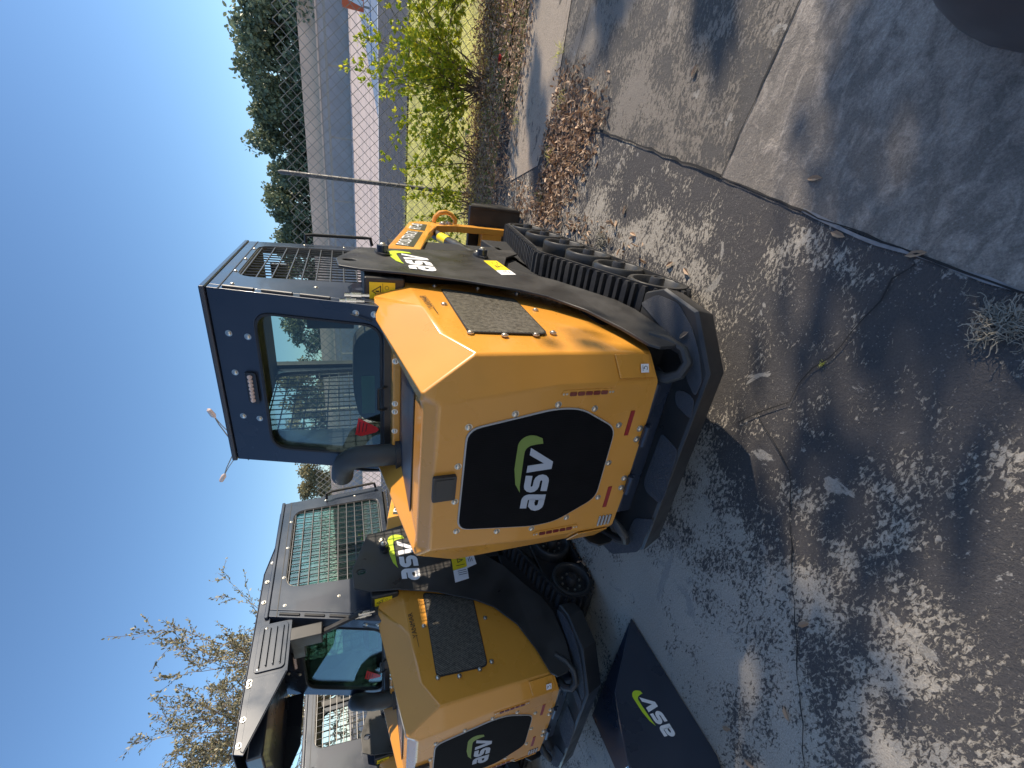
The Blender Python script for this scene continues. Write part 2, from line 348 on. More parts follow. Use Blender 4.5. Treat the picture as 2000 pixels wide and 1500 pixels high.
    m_.add(V,[tuple(range(n))]+[(i,i+1,n+i+1,n+i) for i in range(n-1)]+[(n+i,n+i+1,2*n+i+1,2*n+i) for i in range(n-1)]+[tuple(range(3*n-1,2*n-1,-1)),(n-1,0,n,2*n-1),(2*n-1,n,2*n,3*n-1)])
    bp=m_.build('bumper',BLM,T,bevel=.003,seg=2)
    pads=[[(1252,592),(1284,575),(1325,592),(1352,640),(1366,690),(1372,745),(1358,776),(1342,742),(1338,712),(1318,668)],
          [(1320,762),(1340,765),(1357,780),(1350,820),(1320,790)],
          [(1293,845),(1325,880),(1300,965),(1290,985),(1262,960),(1258,940)],
          [(1240,1012),(1278,1014),(1246,1078),(1196,1082),(1176,1062),(1195,1055),(1222,1050)]]
    for i,pd in enumerate(pads):
        m_=MB(); m_.prism(roundpoly([at(x,y,'z',.319) for x,y in pd],.02,3),(0,0,.003)); m_.build('grip_pad',GRIT,bp)
    for s_ in(1,-1):
        m_=MB(); m_.box(min(s_*.44,s_*.500),max(s_*.44,s_*.500),.33,1.2,.50,1.235); m_.box(min(s_*.2,s_*.455),max(s_*.2,s_*.455),-.35,1.2,.56,1.20); m_.build('engine_bay_panel',DRK,T)
    # belly casting under the hood with tie-down eyes
    m_=MB(); m_.prism([(-.44,-.40,.14),(.44,-.40,.14),(.50,-.1,.14),(.50,1.5,.14),(-.50,1.5,.14),(-.50,-.1,.14)],(0,0,.40)); m_.build('chassis',DRK,T,bevel=.01)
    m_=MB(); m_.prism([(-.335,-.50,.318),(.335,-.50,.318),(.36,-.36,.318),(-.36,-.36,.318)],(0,0,.098)); m_.prism([(-.30,-.533,.40),(.34,-.533,.40),(.34,-.40,.40),(-.30,-.40,.40)],(0,0,.022)); m_.build('rear_sill',BLK,T,bevel=.012,seg=3)
    for s_ in(1,-1):
        path=[(s_*.36,-.50,.41),(s_*.37,-.545,.40),(s_*.40,-.575,.375),(s_*.44,-.57,.355),(s_*.475,-.53,.355),(s_*.49,-.47,.385),(s_*.49,-.42,.43)]
        m_=MB(); m_.tube(path,.020,10); m_.build('tie_down_eye',BLM if s_>0 else BLM,T,smooth=True)
        # tower side plate sweeping down to the bumper
        pl=[(.27,1.515),(.41,1.525),(.48,1.50),(.69,1.42),(.72,1.24),(.80,.90),(.92,.62),(.95,.50),(.84,.50),(.70,.62),(.452,.718),(.347,.652),(.21,.535),(.042,.448),(-.069,.371),(-.185,.333),(-.358,.332),(-.50,.355),(-.53,.40),(-.535,.465),(-.509,.495),(-.376,.525),(-.201,.589),(-.06,.70),(.01,.80),(.07,.92),(.125,1.02),(.20,1.25),(.23,1.43)]
        def px_(y,z): 
            k=min(1,max(0,(y+.6)/.6)); return .475+.045*k
        q=[Vector((s_*px_(y,z),y,z)) for y,z in pl]
        hole=[Vector((s_*.52,.385+.022*math.cos(R(t)),1.468+.030*math.sin(R(t)))) for t in range(0,360,30)]
        m_=MB(); m_.prism(q,(s_*.012,0,0),[hole]); tw=m_.build('tower_plate',BLM,T,bevel=.004)
        if s_>0: Pl=lambda s,t:Vector((.5335,.235+s*.112,1.105+t*.118))
        else: Pl=lambda s,t:Vector((-.5335,.60-s*.112,1.105+t*.118))
        logo(tw,Pl,WHT,GRN,.0012)
        for cy,cz in((.565,1.315),(.66,.785)):
            m_=MB()
            pp=roundpoly([Vector((s_*.532,cy-.07,cz)),Vector((s_*.532,cy-.02,cz+.03)),Vector((s_*.532,cy+.06,cz+.035)),Vector((s_*.532,cy+.08,cz)),Vector((s_*.532,cy+.02,cz-.035)),Vector((s_*.532,cy-.05,cz-.03))],.02,3)
            m_.prism(pp,(s_*.012,0,0)); pc=m_.build('pin_keeper',BLM,tw,bevel=.003)
            m_=MB(); m_.tube([(s_*.54,cy-.015,cz),(s_*.575,cy-.015,cz)],.028,14); m_.build('pivot_pin',BLK,pc,smooth=True)
            bolt((s_*.575,cy-.015,cz),(s_,0,0),pc,.014); bolt((s_*.544,cy+.045,cz+.006),(s_,0,0),pc,.016)
        a_,b_,c_,d_=[(.545,.845),(.60,.755),(.255,.755),(.235,.855)] 
        m_=MB(); m_.prism([(s_*.5322,.36,.72),(s_*.5322,.575,.72),(s_*.5322,.555,.80),(s_*.5322,.34,.80)],(s_*.0015,0,0)); wl=m_.build('warning_label',WYL,tw)
        m_=MB(); m_.prism([(s_*.5322,.27,.72),(s_*.5322,.357,.72),(s_*.5322,.337,.80),(s_*.5322,.25,.80)],(s_*.0015,0,0)); m_.build('label_text_panel',WHT,wl)
        m_=MB()
        for yy,zz,l in((.42,.735,.05),(.46,.75,.02),(.50,.735,.04),(.49,.765,.03),(.30,.74,.03),(.30,.752,.04),(.30,.764,.03),(.41,.77,.012)):
            m_.prism([(s_*.5341,yy,zz),(s_*.5341,yy+l,zz),(s_*.5341,yy+l-.003,zz+.004),(s_*.5341,yy-.003,zz+.004)],(s_*.0004,0,0))
        m_.prism([(s_*.5341,.40,.775),(s_*.5341,.425,.745),(s_*.5341,.45,.775)],(s_*.0004,0,0),[[(s_*.5341,.413,.771),(s_*.5341,.425,.755),(s_*.5341,.437,.771)]])
        m_.build('label_print',INK,wl)
    # machine-side box with warning plate between tower and cab
    m_=MB(); m_.box(.40,.505,.20,.56,1.25,1.418); wb=m_.build('valve_cover',BLM,T,bevel=.01)
    yfr=lambda s,t:Vector((.5062,.235+s,1.300+t))
    yfr=lambda s,t:Vector((.41+s,.1985,1.292+t))
    m_=MB(); m_.prism([yfr(0,0),yfr(.075,0),yfr(.075,.105),yfr(0,.105)],(0,-.0015,0)); wp=m_.build('warning_plate',WYL,wb)
    m_=MB(); sft=lambda s,t:yfr(s,t)+Vector((0,-.0018,0))
    m_.prism([sft(.012,.058),sft(.062,.058),sft(.037,.097)],(0,-.0004,0),[[sft(.019,.062),sft(.055,.062),sft(.037,.09)]])
    m_.prism([sft(.004,.050),sft(.071,.050),sft(.071,.0515),sft(.004,.0515)],(0,-.0004,0))
    for cx,cy in((.02,.034),(.052,.034),(.036,.014)):
        m_.prism([sft(*p) for p in ribbon([(cx+.008*math.cos(R(t)),cy+.008*math.sin(R(t))) for t in range(0,361,40)],.0016)],(0,-.0004,0))
    m_.prism([sft(.034,.066),sft(.040,.066),sft(.040,.080),sft(.034,.080)],(0,-.0004,0)); m_.build('plate_print',INK,wp)
    # hydraulic fittings
    m_=MB(); 
    for k,(x,z) in enumerate(((.43,1.47),(.455,1.45))):
        m_.tube([(x-.015,.15,z-.05),(x-.015,.15,z-.02),(x-.015,.15,z-.019),(x-.015,.15,z+.02),(x-.015,.15,z+.021),(x-.015,.15,z+.045)],[.008,.008,.014,.014,.010,.010],10)
    m_.build('hydraulic_couplings',STL,T,smooth=True)
    # ---- cab
    ZT=2.0; yr=lambda z:.286-.307*(ZT-z)
    cab=MB(); cab.prism([(-.42,.278,2.0),(.42,.278,2.0),(.42,1.27,2.0),(-.42,1.27,2.0)],(0,0,.022)); cab.prism([(-.38,.35,2.022),(.38,.35,2.022),(.38,1.2,2.022),(-.38,1.2,2.022)],(0,0,.012)); rf=cab.build('cab_roof',BLK,T,bevel=.008,seg=3)
    m_=MB(); m_.box(-.39,.39,.32,1.22,1.93,1.985); m_.build('headliner',DRK,rf)
    # rear wall with window opening
    W=[(-.27,1.365),(.325,1.365),(.335,1.80),(-.285,1.80)]
    hole=roundpoly([(-.335,1.355),(.335,1.355),(.335,1.842),(-.335,1.842)],.075,6)
    pt=lambda a,z,d=0:Vector((a,yr(z)+d,z))
    m_=MB(); m_.prism([pt(-.415,1.27),pt(.415,1.27),pt(.415,1.999),pt(-.415,1.999)],(0,.045,0),[[pt(a,b) for a,b in hole]]); rw=m_.build('cab_rear_wall',BLK,T,bevel=.004)
    m_=MB(); gl=roundpoly([(-.345,1.345),(.345,1.345),(.345,1.852),(-.345,1.852)],.08,6); m_.prism([pt(a,b,.02) for a,b in gl],(0,.004,0)); rg=m_.build('rear_window',GLS,rw)
    m_=MB(); sm=roundpoly([(-.326,1.364),(.326,1.364),(.326,1.833),(-.326,1.833)],.07,6); m_.prism([pt(a,b,-.006) for a,b in hole],(0,.02,0),[[pt(a,b,-.006) for a,b in sm]]); m_.build('window_seal',RUB,rg,bevel=.003)
    # work lamp
    m_=MB(); m_.prism([pt(-.015+a,1.888+b,-.001) for a,b in rrect(-.076,.076,-.021,.021,.010,3)],(0,-.014,-.004)); wl=m_.build('work_lamp',BLM,rw,bevel=.004)
    for k in range(7):
        c_=pt(-.015+(k-3)*.019,1.888,-.016); m_=MB(); m_.tube([c_,c_+Vector((0,-.004,-.001)),c_+Vector((0,-.006,-.0015))],[.0105,.0098,.005],12); m_.build('lamp_cell',LWH,wl,smooth=True)
    for a,z in((.229,1.943),(.222,1.873),(.05,1.945),(-.168,1.943),(-.174,1.876),(.375,1.455),(.378,1.385)): bolt(pt(a,z,0),(0,-1,.3),rw,.0095)
    m_=MB(); m_.tube([pt(.372,1.475,-.012),pt(.350,1.395,-.012)],.003,6); m_.build('lanyard',INK,rw)
    # side walls, screens
    for s_ in(1,-1):
        X=s_*.415
        out=[(yr(1.27),1.27),(1.34,1.27),(1.26,1.999),(yr(1.999),1.999)]
        hl=roundpoly([(.43,1.30),(1.20,1.30),(1.16,1.93),(.47,1.93)],.09,5)
        m_=MB(); m_.prism([Vector((X,a+(.046 if i in(0,3) else 0),b)) for i,(a,b) in enumerate(out)],(-s_*.03,0,0),[[Vector((X,a,b)) for a,b in hl]]); sw=m_.build('cab_side_wall',BLK,T,bevel=.004)
        m_=MB(); m_.box(min(X,X-s_*.03),max(X,X-s_*.03),yr(1.96)-.002,1.262,1.957,1.9605); 
        m_=MB(); m_.prism([Vector((X,yr(1.953)-.0,1.953)),Vector((X,1.262,1.953)),Vector((X,1.262,1.957)),Vector((X,yr(1.957),1.957))],(s_*.0025,0,0)); m_.build('roof_seam',INK,sw)
        m_=MB(); y=.44
        while y<1.2: m_.tube([(s_*.402,y,1.30),(s_*.402,y,1.93)],.0038,5,False); y+=.054
        z=1.315
        while z<1.93: m_.tube([(s_*.407,.45,z),(s_*.407,1.18,z)],.0038,5,False); z+=.060
        m_.build('side_guard_mesh',WIRE,sw,smooth=True)
        m_=MB(); m_.tube([Vector((s_*.404,a,b)) for a,b in hl+hl[:1]],.007,6,False); m_.build('guard_frame_rod',WIRE,sw,smooth=True)
        if s_>0:
            for k in range(3): m_=MB(); m_.tube([pt(.418,1.94-k*.14,.02),pt(.418,1.83-k*.14,.02)],.008,8); m_.build('hinge_tube',BLM,sw,smooth=True)
        for y,z in((.34,1.93),(.55,1.955),(.8,1.955),(1.05,1.955),(.33,1.62),(.33,1.40),(1.24,1.72),(1.25,1.5)): bolt((s_*.4155,y,z-.012),(s_,0,0),sw,.0065)
        m_=MB(); m_.tube([(s_*.43,1.24,1.70),(s_*.475,1.25,1.70),(s_*.475,1.27,1.66),(s_*.475,1.31,1.36),(s_*.475,1.31,1.33),(s_*.43,1.31,1.32)],.010,8); m_.build('grab_rail',BLM,sw,smooth=True)
        m_=MB(); m_.box(min(s_*.405,s_*.36),max(s_*.405,s_*.36),1.22,1.28,1.3,1.97); m_.build('door_post',BLM,sw,bevel=.005)
    m_=MB(); m_.box(-.38,.38,.12,1.3,1.24,1.275); m_.build('cab_floor',DRK,T)
    # seat with sticker
    prof=roundpoly([(-.29,1.24),(.22,1.24),(.235,1.36),(.17,1.465),(-.10,1.475),(-.26,1.45),(-.30,1.36)],.06,4)
    m_=MB(); m_.prism([Vector((a,.34,b)) for a,b in prof],(0,.12,0)); se=m_.build('seat_back',RUB,T,bevel=.02,seg=3)
    m_=MB(); m_.prism([(-.235,.337,1.372),(-.02,.337,1.372),(-.02,.337,1.435),(-.235,.337,1.435)],(0,-.003,0)); m_.build('green_sticker',GRS,se)
    m_=MB(); m_.box(-.26,.2,.46,.9,1.27,1.34); m_.build('seat_cushion',RUB,T,bevel=.03,seg=3)
    # arm rest linkage, mirror, red escape hammer tag
    m_=MB(); m_.tube([(.17,1.12,1.86),(.02,1.1,1.70),(.0,1.1,1.45)],.02,8); m_.box(-.05,.03,1.08,1.12,1.45,1.72); m_.build('lap_bar',BLM,T,smooth=True)
    m_=MB(); m_.box(.24,.36,1.0,1.03,1.78,1.87); m_.build('mirror',STL,T,bevel=.01)
    m_=MB(); m_.prism([(-.315,.17,1.40),(-.235,.17,1.345),(-.225,.17,1.35),(-.21,.17,1.445),(-.30,.17,1.465)][::1],(0,.004,0)); m_=MB(); q=[(-.305,1.455),(-.225,1.465),(-.245,1.40),(-.305,1.345)]; m_.prism([Vector((a,yr(b)+.012,b)) for a,b in((-.135,1.458),(-.227,1.474),(-.235,1.450),(-.205,1.382),(-.190,1.370),(-.180,1.375))],(0,.003,0)); ht=m_.build('red_exit_tag',REDT,T)
    m_=MB()
    for k in range(3): m_.prism([Vector((a,yr(b)+.0108,b)) for a,b in((-.215+k*.005,1.460-k*.015),(-.155-k*.004,1.453-k*.015),(-.155-k*.004,1.4495-k*.015),(-.215+k*.005,1.4565-k*.015))],(0,.001,0))
    m_.build('tag_print',INK,ht)
    m_=MB(); m_.tube([(.06,.085,1.30),(.06,.05,1.36),(.055,.05,1.375),(-.045,.05,1.375),(-.05,.05,1.36),(-.05,.085,1.30)],.006,6); m_.build('window_grab_loop',INK,T,smooth=True)
    m_=MB(); m_.box(-.36,.36,.06,.125,1.30,1.355); m_.build('cab_rear_sill',BLM,T,bevel=.008)
    # ---- tracks
    def prof(d):
        c=[];Rw=.165+d
        for t in range(250,120,-18): c.append((-.05+Rw*math.cos(R(t)),.165+Rw*math.sin(R(t))))
        for t in range(125,50,-15): c.append((.50+(.19+d)*math.cos(R(t)),.345+(.19+d)*math.sin(R(t))))
        for t in range(62,-90,-18): c.append((1.57+Rw*math.cos(R(t)),.165+Rw*math.sin(R(t))))
        return c
    def resample(c,step):
        c=c+[c[0]];out=[];acc=0
        tot=sum(math.dist(c[i],c[i+1]) for i in range(len(c)-1)); n=int(round(tot/step)); step=tot/n
        want=0;d=0
        for i in range(len(c)-1):
            L_=math.dist(c[i],c[i+1])
            while want<=d+L_ and len(out)<n:
                k=(want-d)/L_; out.append((c[i][0]+(c[i+1][0]-c[i][0])*k,c[i][1]+(c[i+1][1]-c[i][1])*k)); want+=step
            d+=L_
        return out
    po=prof(-.020); pi=prof(-.034)
    lug=resample(prof(-.020),.044)
    hub_me=None; wheels=None
    for s_ in(1,-1):
        m_=MB(); x0,x1=s_*.315,s_*.616; n=len(po)
        V=[Vector((x,a,b)) for P_ in(po,pi) for x in(x0,x1) for a,b in P_]
        f=[]
        for i in range(n):
            j=(i+1)%n
            f+=[(i,j,n+j,n+i),(2*n+i,3*n+i,3*n+j,2*n+j),(n+i,n+j,3*n+j,3*n+i),(i,2*n+i,2*n+j,j)]
        m_.add(V,f)
        k=0
        for i in range(len(lug)):
            a=Vector(lug[i]);b=Vector(lug[(i+1)%len(lug)]);t=(b-a).normalized();nr=Vector((-t.y,t.x)); 
            if nr.dot(a-Vector((.7,.2)))<0: nr=-nr
            wide=.0185 if i%2 else .0120
            for xa,xb in((.32,.45),(.445,.583)) if 0 else ((.32,.610),):
                c0=a; vs=[]
                for x,w_ in((xa,1),(xb-.02,1),(xb,.6)):
                    for dd,hh in((-wide*w_,-.002),(wide*w_,-.002),(wide*w_*.7,.024*(.55+.45*w_)),(-wide*w_*.7,.024*(.55+.45*w_))):
                        p=c0+t*dd+nr*hh; vs.append((s_*x,p.x,p.y))
                m_.add(vs,[(0,1,2,3),(8,11,10,9)]+[(4*q+r_,4*q+(r_+1)%4,4*(q+1)+(r_+1)%4,4*(q+1)+r_) for q in range(2) for r_ in range(4)])
        tr=m_.build('rubber_track',RUB,T,smooth=True,ang=40)
        m_=MB(); m_.box(min(s_*.36,s_*.54),max(s_*.36,s_*.54),0,1.5,.10,.30); m_.prism([(s_*.36,.2,.28),(s_*.36,1.1,.28),(s_*.36,.6,.40),(s_*.36,.4,.40)],(s_*.15,0,0)); m_.build('undercarriage_frame',BLM,T,bevel=.01)
        m_=MB()
        for k in range(14): 
            t=k/13; y=.36+1.0*t; z=.50-.26*t if t>.3 else .5-.1*t; m_.tube([(s_*.36,y,z+.03),(s_*.40,y,z+.045)],.012,6)
        m_.build('drive_lugs',RUB,tr,smooth=True)
        for i in range(6):
            y=-.05+.324*i; rw=.134
            m_=MB(); 
            if hub_me is None:
                m_.lathe([(-.075,rw*.97),(-.068,rw),(.004,rw),(.012,rw*.95),(.012,rw*.84),(.006,rw*.80),(-.042,rw*.70),(-.045,.04)]); w_=m_.build('road_wheel',WHL,T,smooth=True,ang=40)
                h_=MB(); h_.lathe([(-.05,.036),(.022,.034),(.030,.030),(.030,.020),(.024,.018),(.024,.004)],20); hb=h_.build('wheel_hub',BLM,w_,smooth=True)
                b8=MB()
                for k in range(8): b8.tube([(-.036,.062*math.cos(k*.785),.062*math.sin(k*.785)),(-.024,.062*math.cos(k*.785),.062*math.sin(k*.785))],.0075,6)
                bo=b8.build('hub_bolts',CHR,w_,smooth=True); hub_me=(w_.data,hb.data,bo.data)
            else:
                w_=bpy.data.objects.new('road_wheel',hub_me[0]); col.objects.link(w_); w_.parent=T
                for nm,md_ in(('wheel_hub',hub_me[1]),('hub_bolts',hub_me[2])):
                    c_=bpy.data.objects.new(nm,md_); col.objects.link(c_); c_.parent=w_
            w_.location=(s_*.602,y,.152)
            if s_<0: w_.rotation_euler=(0,0,math.pi)
    # ---- loader arms and front
    for s_ in(1,-1):
        X=s_*.52
        arm=[(.55,1.32),(.85,1.26),(1.92,1.005),(2.02,.90),(2.06,.70),(2.06,.16),(1.95,.16),(1.94,.62),(1.84,.80),(1.45,.93),(.60,1.14)]
        m_=MB(); m_.prism([Vector((X-s_*.045,a,b)) for a,b in arm],(s_*.05,0,0)); la=m_.build('lift_arm',YELI,T,bevel=.008,seg=2)
        def sd_(y,z): return lambda s,t:Vector((s_*.5262,y+s_*s,z+t)) 
        m_=MB()
        dd=Vector((1,-.44)).normalized()
        oA=(1.24,1.20) ; oB=(1.78,.99)
        for (oy,oz),ln,dv,tx,sz in(((.84,1.125),.60,(1,-.25),'POSI-TRACK',.10),((1.50,.955),.34,(1,-.22),'RT-40',.12)):
            e=Vector((0,dv[0],dv[1])).normalized(); nn=Vector((0,-e.z,e.y))
            o_=Vector((s_*.5255,oy,oz))
            m_=MB(); m_.prism([o_,o_+e*ln,o_+e*ln+nn*.10,o_+nn*.10],(s_*.001,0,0)); dc=m_.build('name_decal',OLV,la)
            ee=e if s_>0 else -e; st_=o_+nn*.032+(e*.02 if s_>0 else e*(ln-.02)); st_.x=s_*.5272
            text('decal_lettering',tx,(lambda st_,ee,nn:(lambda s,t:st_+ee*s+nn*t))(st_,ee,nn),sz,WHT,dc)
        # cylinder
        m_=MB(); m_.tube([(s_*.47,.75,.70),(s_*.47,1.75,.83)],.036,14); cy=m_.build('lift_cylinder',BLM,T,smooth=True)
        m_=MB(); m_.tube([(s_*.47,1.45,.791),(s_*.47,1.62,.813)],.0375,14,False); m_.build('cylinder_label',WYL,cy,smooth=True)
        bolt((s_*.53,1.93,.74),(s_,0,0),la,.022); bolt((s_*.53,1.98,.68),(s_,0,0),la,.022)
    # lifting eye on the loader frame
    c0=at(878,440,'x',.53); 
    eye=[(.50,2.30+.09*math.cos(R(t)),.78+.105*math.sin(R(t))) for t in range(-20,215,18)]
    eye=[Vector((.50,2.52,.72))]+[Vector((.50,2.62+.10*math.sin(R(t)),.66+.10*math.cos(R(t)))) for t in range(-30,215,20)]+[Vector((.50,2.50,.55))]
    m_=MB(); eye=[Vector((.53,2.0,.80)),Vector((.57,2.0,.79)),Vector((.605,2.0,.755)),Vector((.615,2.0,.705)),Vector((.60,2.0,.66)),Vector((.565,2.0,.625)),Vector((.53,2.0,.625))]; m_.tube(eye,.018,10); m_.build('lifting_eye',YELI,T,smooth=True)
    m_=MB(); m_.box(-.5,.5,1.95,2.05,.22,.40); m_.build('arm_crossmember',YELI,T,bevel=.01)
    m_=MB(); m_.prism([(-.68,2.10,.02),(-.68,2.08,.48),(-.68,2.11,.49),(-.68,2.16,.02)],(1.36,0,0)); m_.prism([(.66,2.08,.02),(.66,2.08,.48),(.66,2.35,.40),(.66,2.6,.02)],(.02,0,0)); m_.prism([(-.66,2.08,.02),(-.66,2.08,.48),(-.66,2.35,.40),(-.66,2.6,.02)],(-.02,0,0)); m_.build('attachment_plate',BLM,T,bevel=.005)
    return T
L1=make_loader(); L1['label']='yellow and black track loader in front, its whole rear grille facing us, nearest machine'; L1['group']='track loaders parked side by side'
L2=copy_tree(L1); L2.location=(-2.0,0,0); L2['label']='yellow track loader in the middle with a black louvred roof guard over its cab'; 
L3=copy_tree(L1,skip=('bolt',)); L3.location=(-4.35,.12,0); L3['label']='farthest track loader, mostly hidden, its mesh side screen behind the guarded loader'
# ---- roof guard on the middle machine
def guard(T):
    for s_ in(1,-1): m_=MB(); m_.prism([(s_*.388,.40,1.28),(s_*.388,1.22,1.28),(s_*.388,1.18,1.95),(s_*.388,.44,1.95)],(s_*.004,0,0)); m_.build('side_window',GLT,T)
    P=lambda y,z,x:Vector((x,y,z))
    X=.40  # local to machine 2
    m_=MB()
    prof=[(-.39,2.062),(.62,2.062),(.95,2.0),(.95,1.99),(.25,1.99),(.25,1.868),(-.06,1.868),(-.405,2.02)]
    for s_ in(1,-1): m_.prism([Vector((s_*X,a,b)) for a,b in prof],(-s_*.006,0,0))
    m_.prism([(-X,-.39,2.063),(X,-.39,2.063),(X,.62,2.063),(-X,.62,2.063)],(0,0,.006))
    m_.prism([(-X,.62,2.063),(X,.62,2.063),(X,.95,2.003),(-X,.95,2.003)],(0,0,.006))
    g=m_.build('roof_guard',BLK,T,bevel=.003)
    m_=MB(); m_.prism([(X+.001,a,b) for a,b in rrect(-.035,.235,1.885,2.035,.02,3)],(.008,0,0)); lv=m_.build('louvre_panel',BLK,g,bevel=.004)
    for k in range(4):
        z=1.905+k*.034; m_=MB(); m_.prism([(X+.009,-.01,z),(X+.009,.21,z),(X+.021,.21,z+.004),(X+.021,-.01,z+.004)],(0,0,.006)); m_.prism([(X+.0085,-.01,z-.005),(X+.0085,.21,z-.005),(X+.0085,.21,z-.001),(X+.0085,-.01,z-.001)],(.001,0,0)); m_.build('louvre',BLK,lv)
    m_=MB(); m_.prism([(X+.001,-.055,2.035),(X+.001,-.055,1.872),(X+.001,-.395,2.022),(X+.001,-.385,2.035)],(.004,0,0)); m_.build('corner_plate',BLK,g,bevel=.003)
    for y,z in((.215,2.0),(-.02,2.015),(-.09,2.045),(-.07,2.045),(-.25,2.045),(-.36,2.045),(.4,2.04),(.55,2.04),(.7,2.025)): bolt((X+.004,y,z),(1,0,0),g,.0085)
    m_=MB(); m_.box(-.36,-.20,-.36,-.32,1.74,1.80)
    m_=MB(); m_.box(-.388,.30,-.385,.22,1.955,2.03); m_.build('guard_liner',BLK,g,bevel=.01)
    m_=MB(); m_.tube([(.36,.16,1.86),(.37,.14,1.70),(.43,.15,1.53),(.44,.16,1.47)],.016,8); m_.build('hydraulic_hose',RUB,T,smooth=True)
    m_=MB(); m_.box(.33,.415,.10,.18,1.70,1.87); m_.box(.20,.33,.12,.16,1.80,1.87); m_.build('hose_bracket',BLM,T,bevel=.006)
    m_=MB(); m_.box(-.365,-.275,-.28,-.25,1.775,1.835); wl=m_.build('guard_work_lamp',BLM,g,bevel=.004)
    m_=MB(); m_.box(-.357,-.283,-.284,-.28,1.783,1.827); m_.build('lamp_cell',LWH,wl,bevel=.003)
    pass
guard(L2)
m_=MB(); m_.prism([(.533,.40,.775),(.533,.40,.875),(.533,.255,.888),(.533,.265,.79)],(.0015,0,0)); wl2=m_.build('warning_label',WYL,L2)
m_=MB(); m_.prism([(.533,.262,.79),(.533,.252,.888),(.533,.16,.895),(.533,.17,.80)],(.0015,0,0)); m_.build('label_text_panel',WHT,wl2)
m_=MB(); m_.prism([(.5348,.345,.845),(.5348,.325,.80),(.5348,.305,.845)],(.0004,0,0),[[(.5348,.336,.840),(.5348,.325,.812),(.5348,.314,.840)]])
for q in (.37,.38,.285,.21,.225,.24): m_.prism([(.5348,q,.80),(.5348,q+.004,.80),(.5348,q+.002,.86),(.5348,q-.002,.86)],(.0004,0,0))
m_.build('label_print',INK,wl2)
# ---- loose bucket standing at lower left
bk=thing('loader_bucket','black bucket with a white and lime side logo on the concrete beside the middle loader','bucket',(-1.3,-.8,0))
bl=Vector(bk.location)
m_=MB(); side=[(-.477,.008),(-.79,.32),(-.90,.365),(-1.05,.42),(-1.35,.44),(-1.45,.12),(-1.16,.006)]
m_.prism([Vector((-1.25,a,b))-bl for a,b in side],(-.02,0,0)); bs=m_.build('side_plate',BLK,bk,bevel=.004)
m_=MB(); m_.prism([Vector((-1.272,a,b))-bl for a,b in((-.49,.012),(-1.16,.012),(-1.35,.14),(-1.42,.40),(-1.40,.41),(-1.33,.15),(-1.15,.028),(-.49,.026))],(-1.0,0,0)); m_.build('bucket_shell',BLK,bk)
e=(at(1262,1345,'x',-1.249)-at(1318,1430,'x',-1.249)); e.normalize(); nn=Vector((0,-e.z,e.y)); o_=at(1322,1436,'x',-1.2485)-bl
wd=(at(1262,1348,'x',-1.249)-at(1315,1437,'x',-1.249)).length/3.3
logo(bs,lambda s,t:o_+e*s*wd*1.0+nn*t*wd*1.0,WHT,GRN,.001)
m_=MB(); m_.tube([Vector((-1.30,-1.05,.40))-bl,Vector((-1.34,-1.25,.33))-bl],.018,10); m_.build('hose_stub',STL,bk,smooth=True)
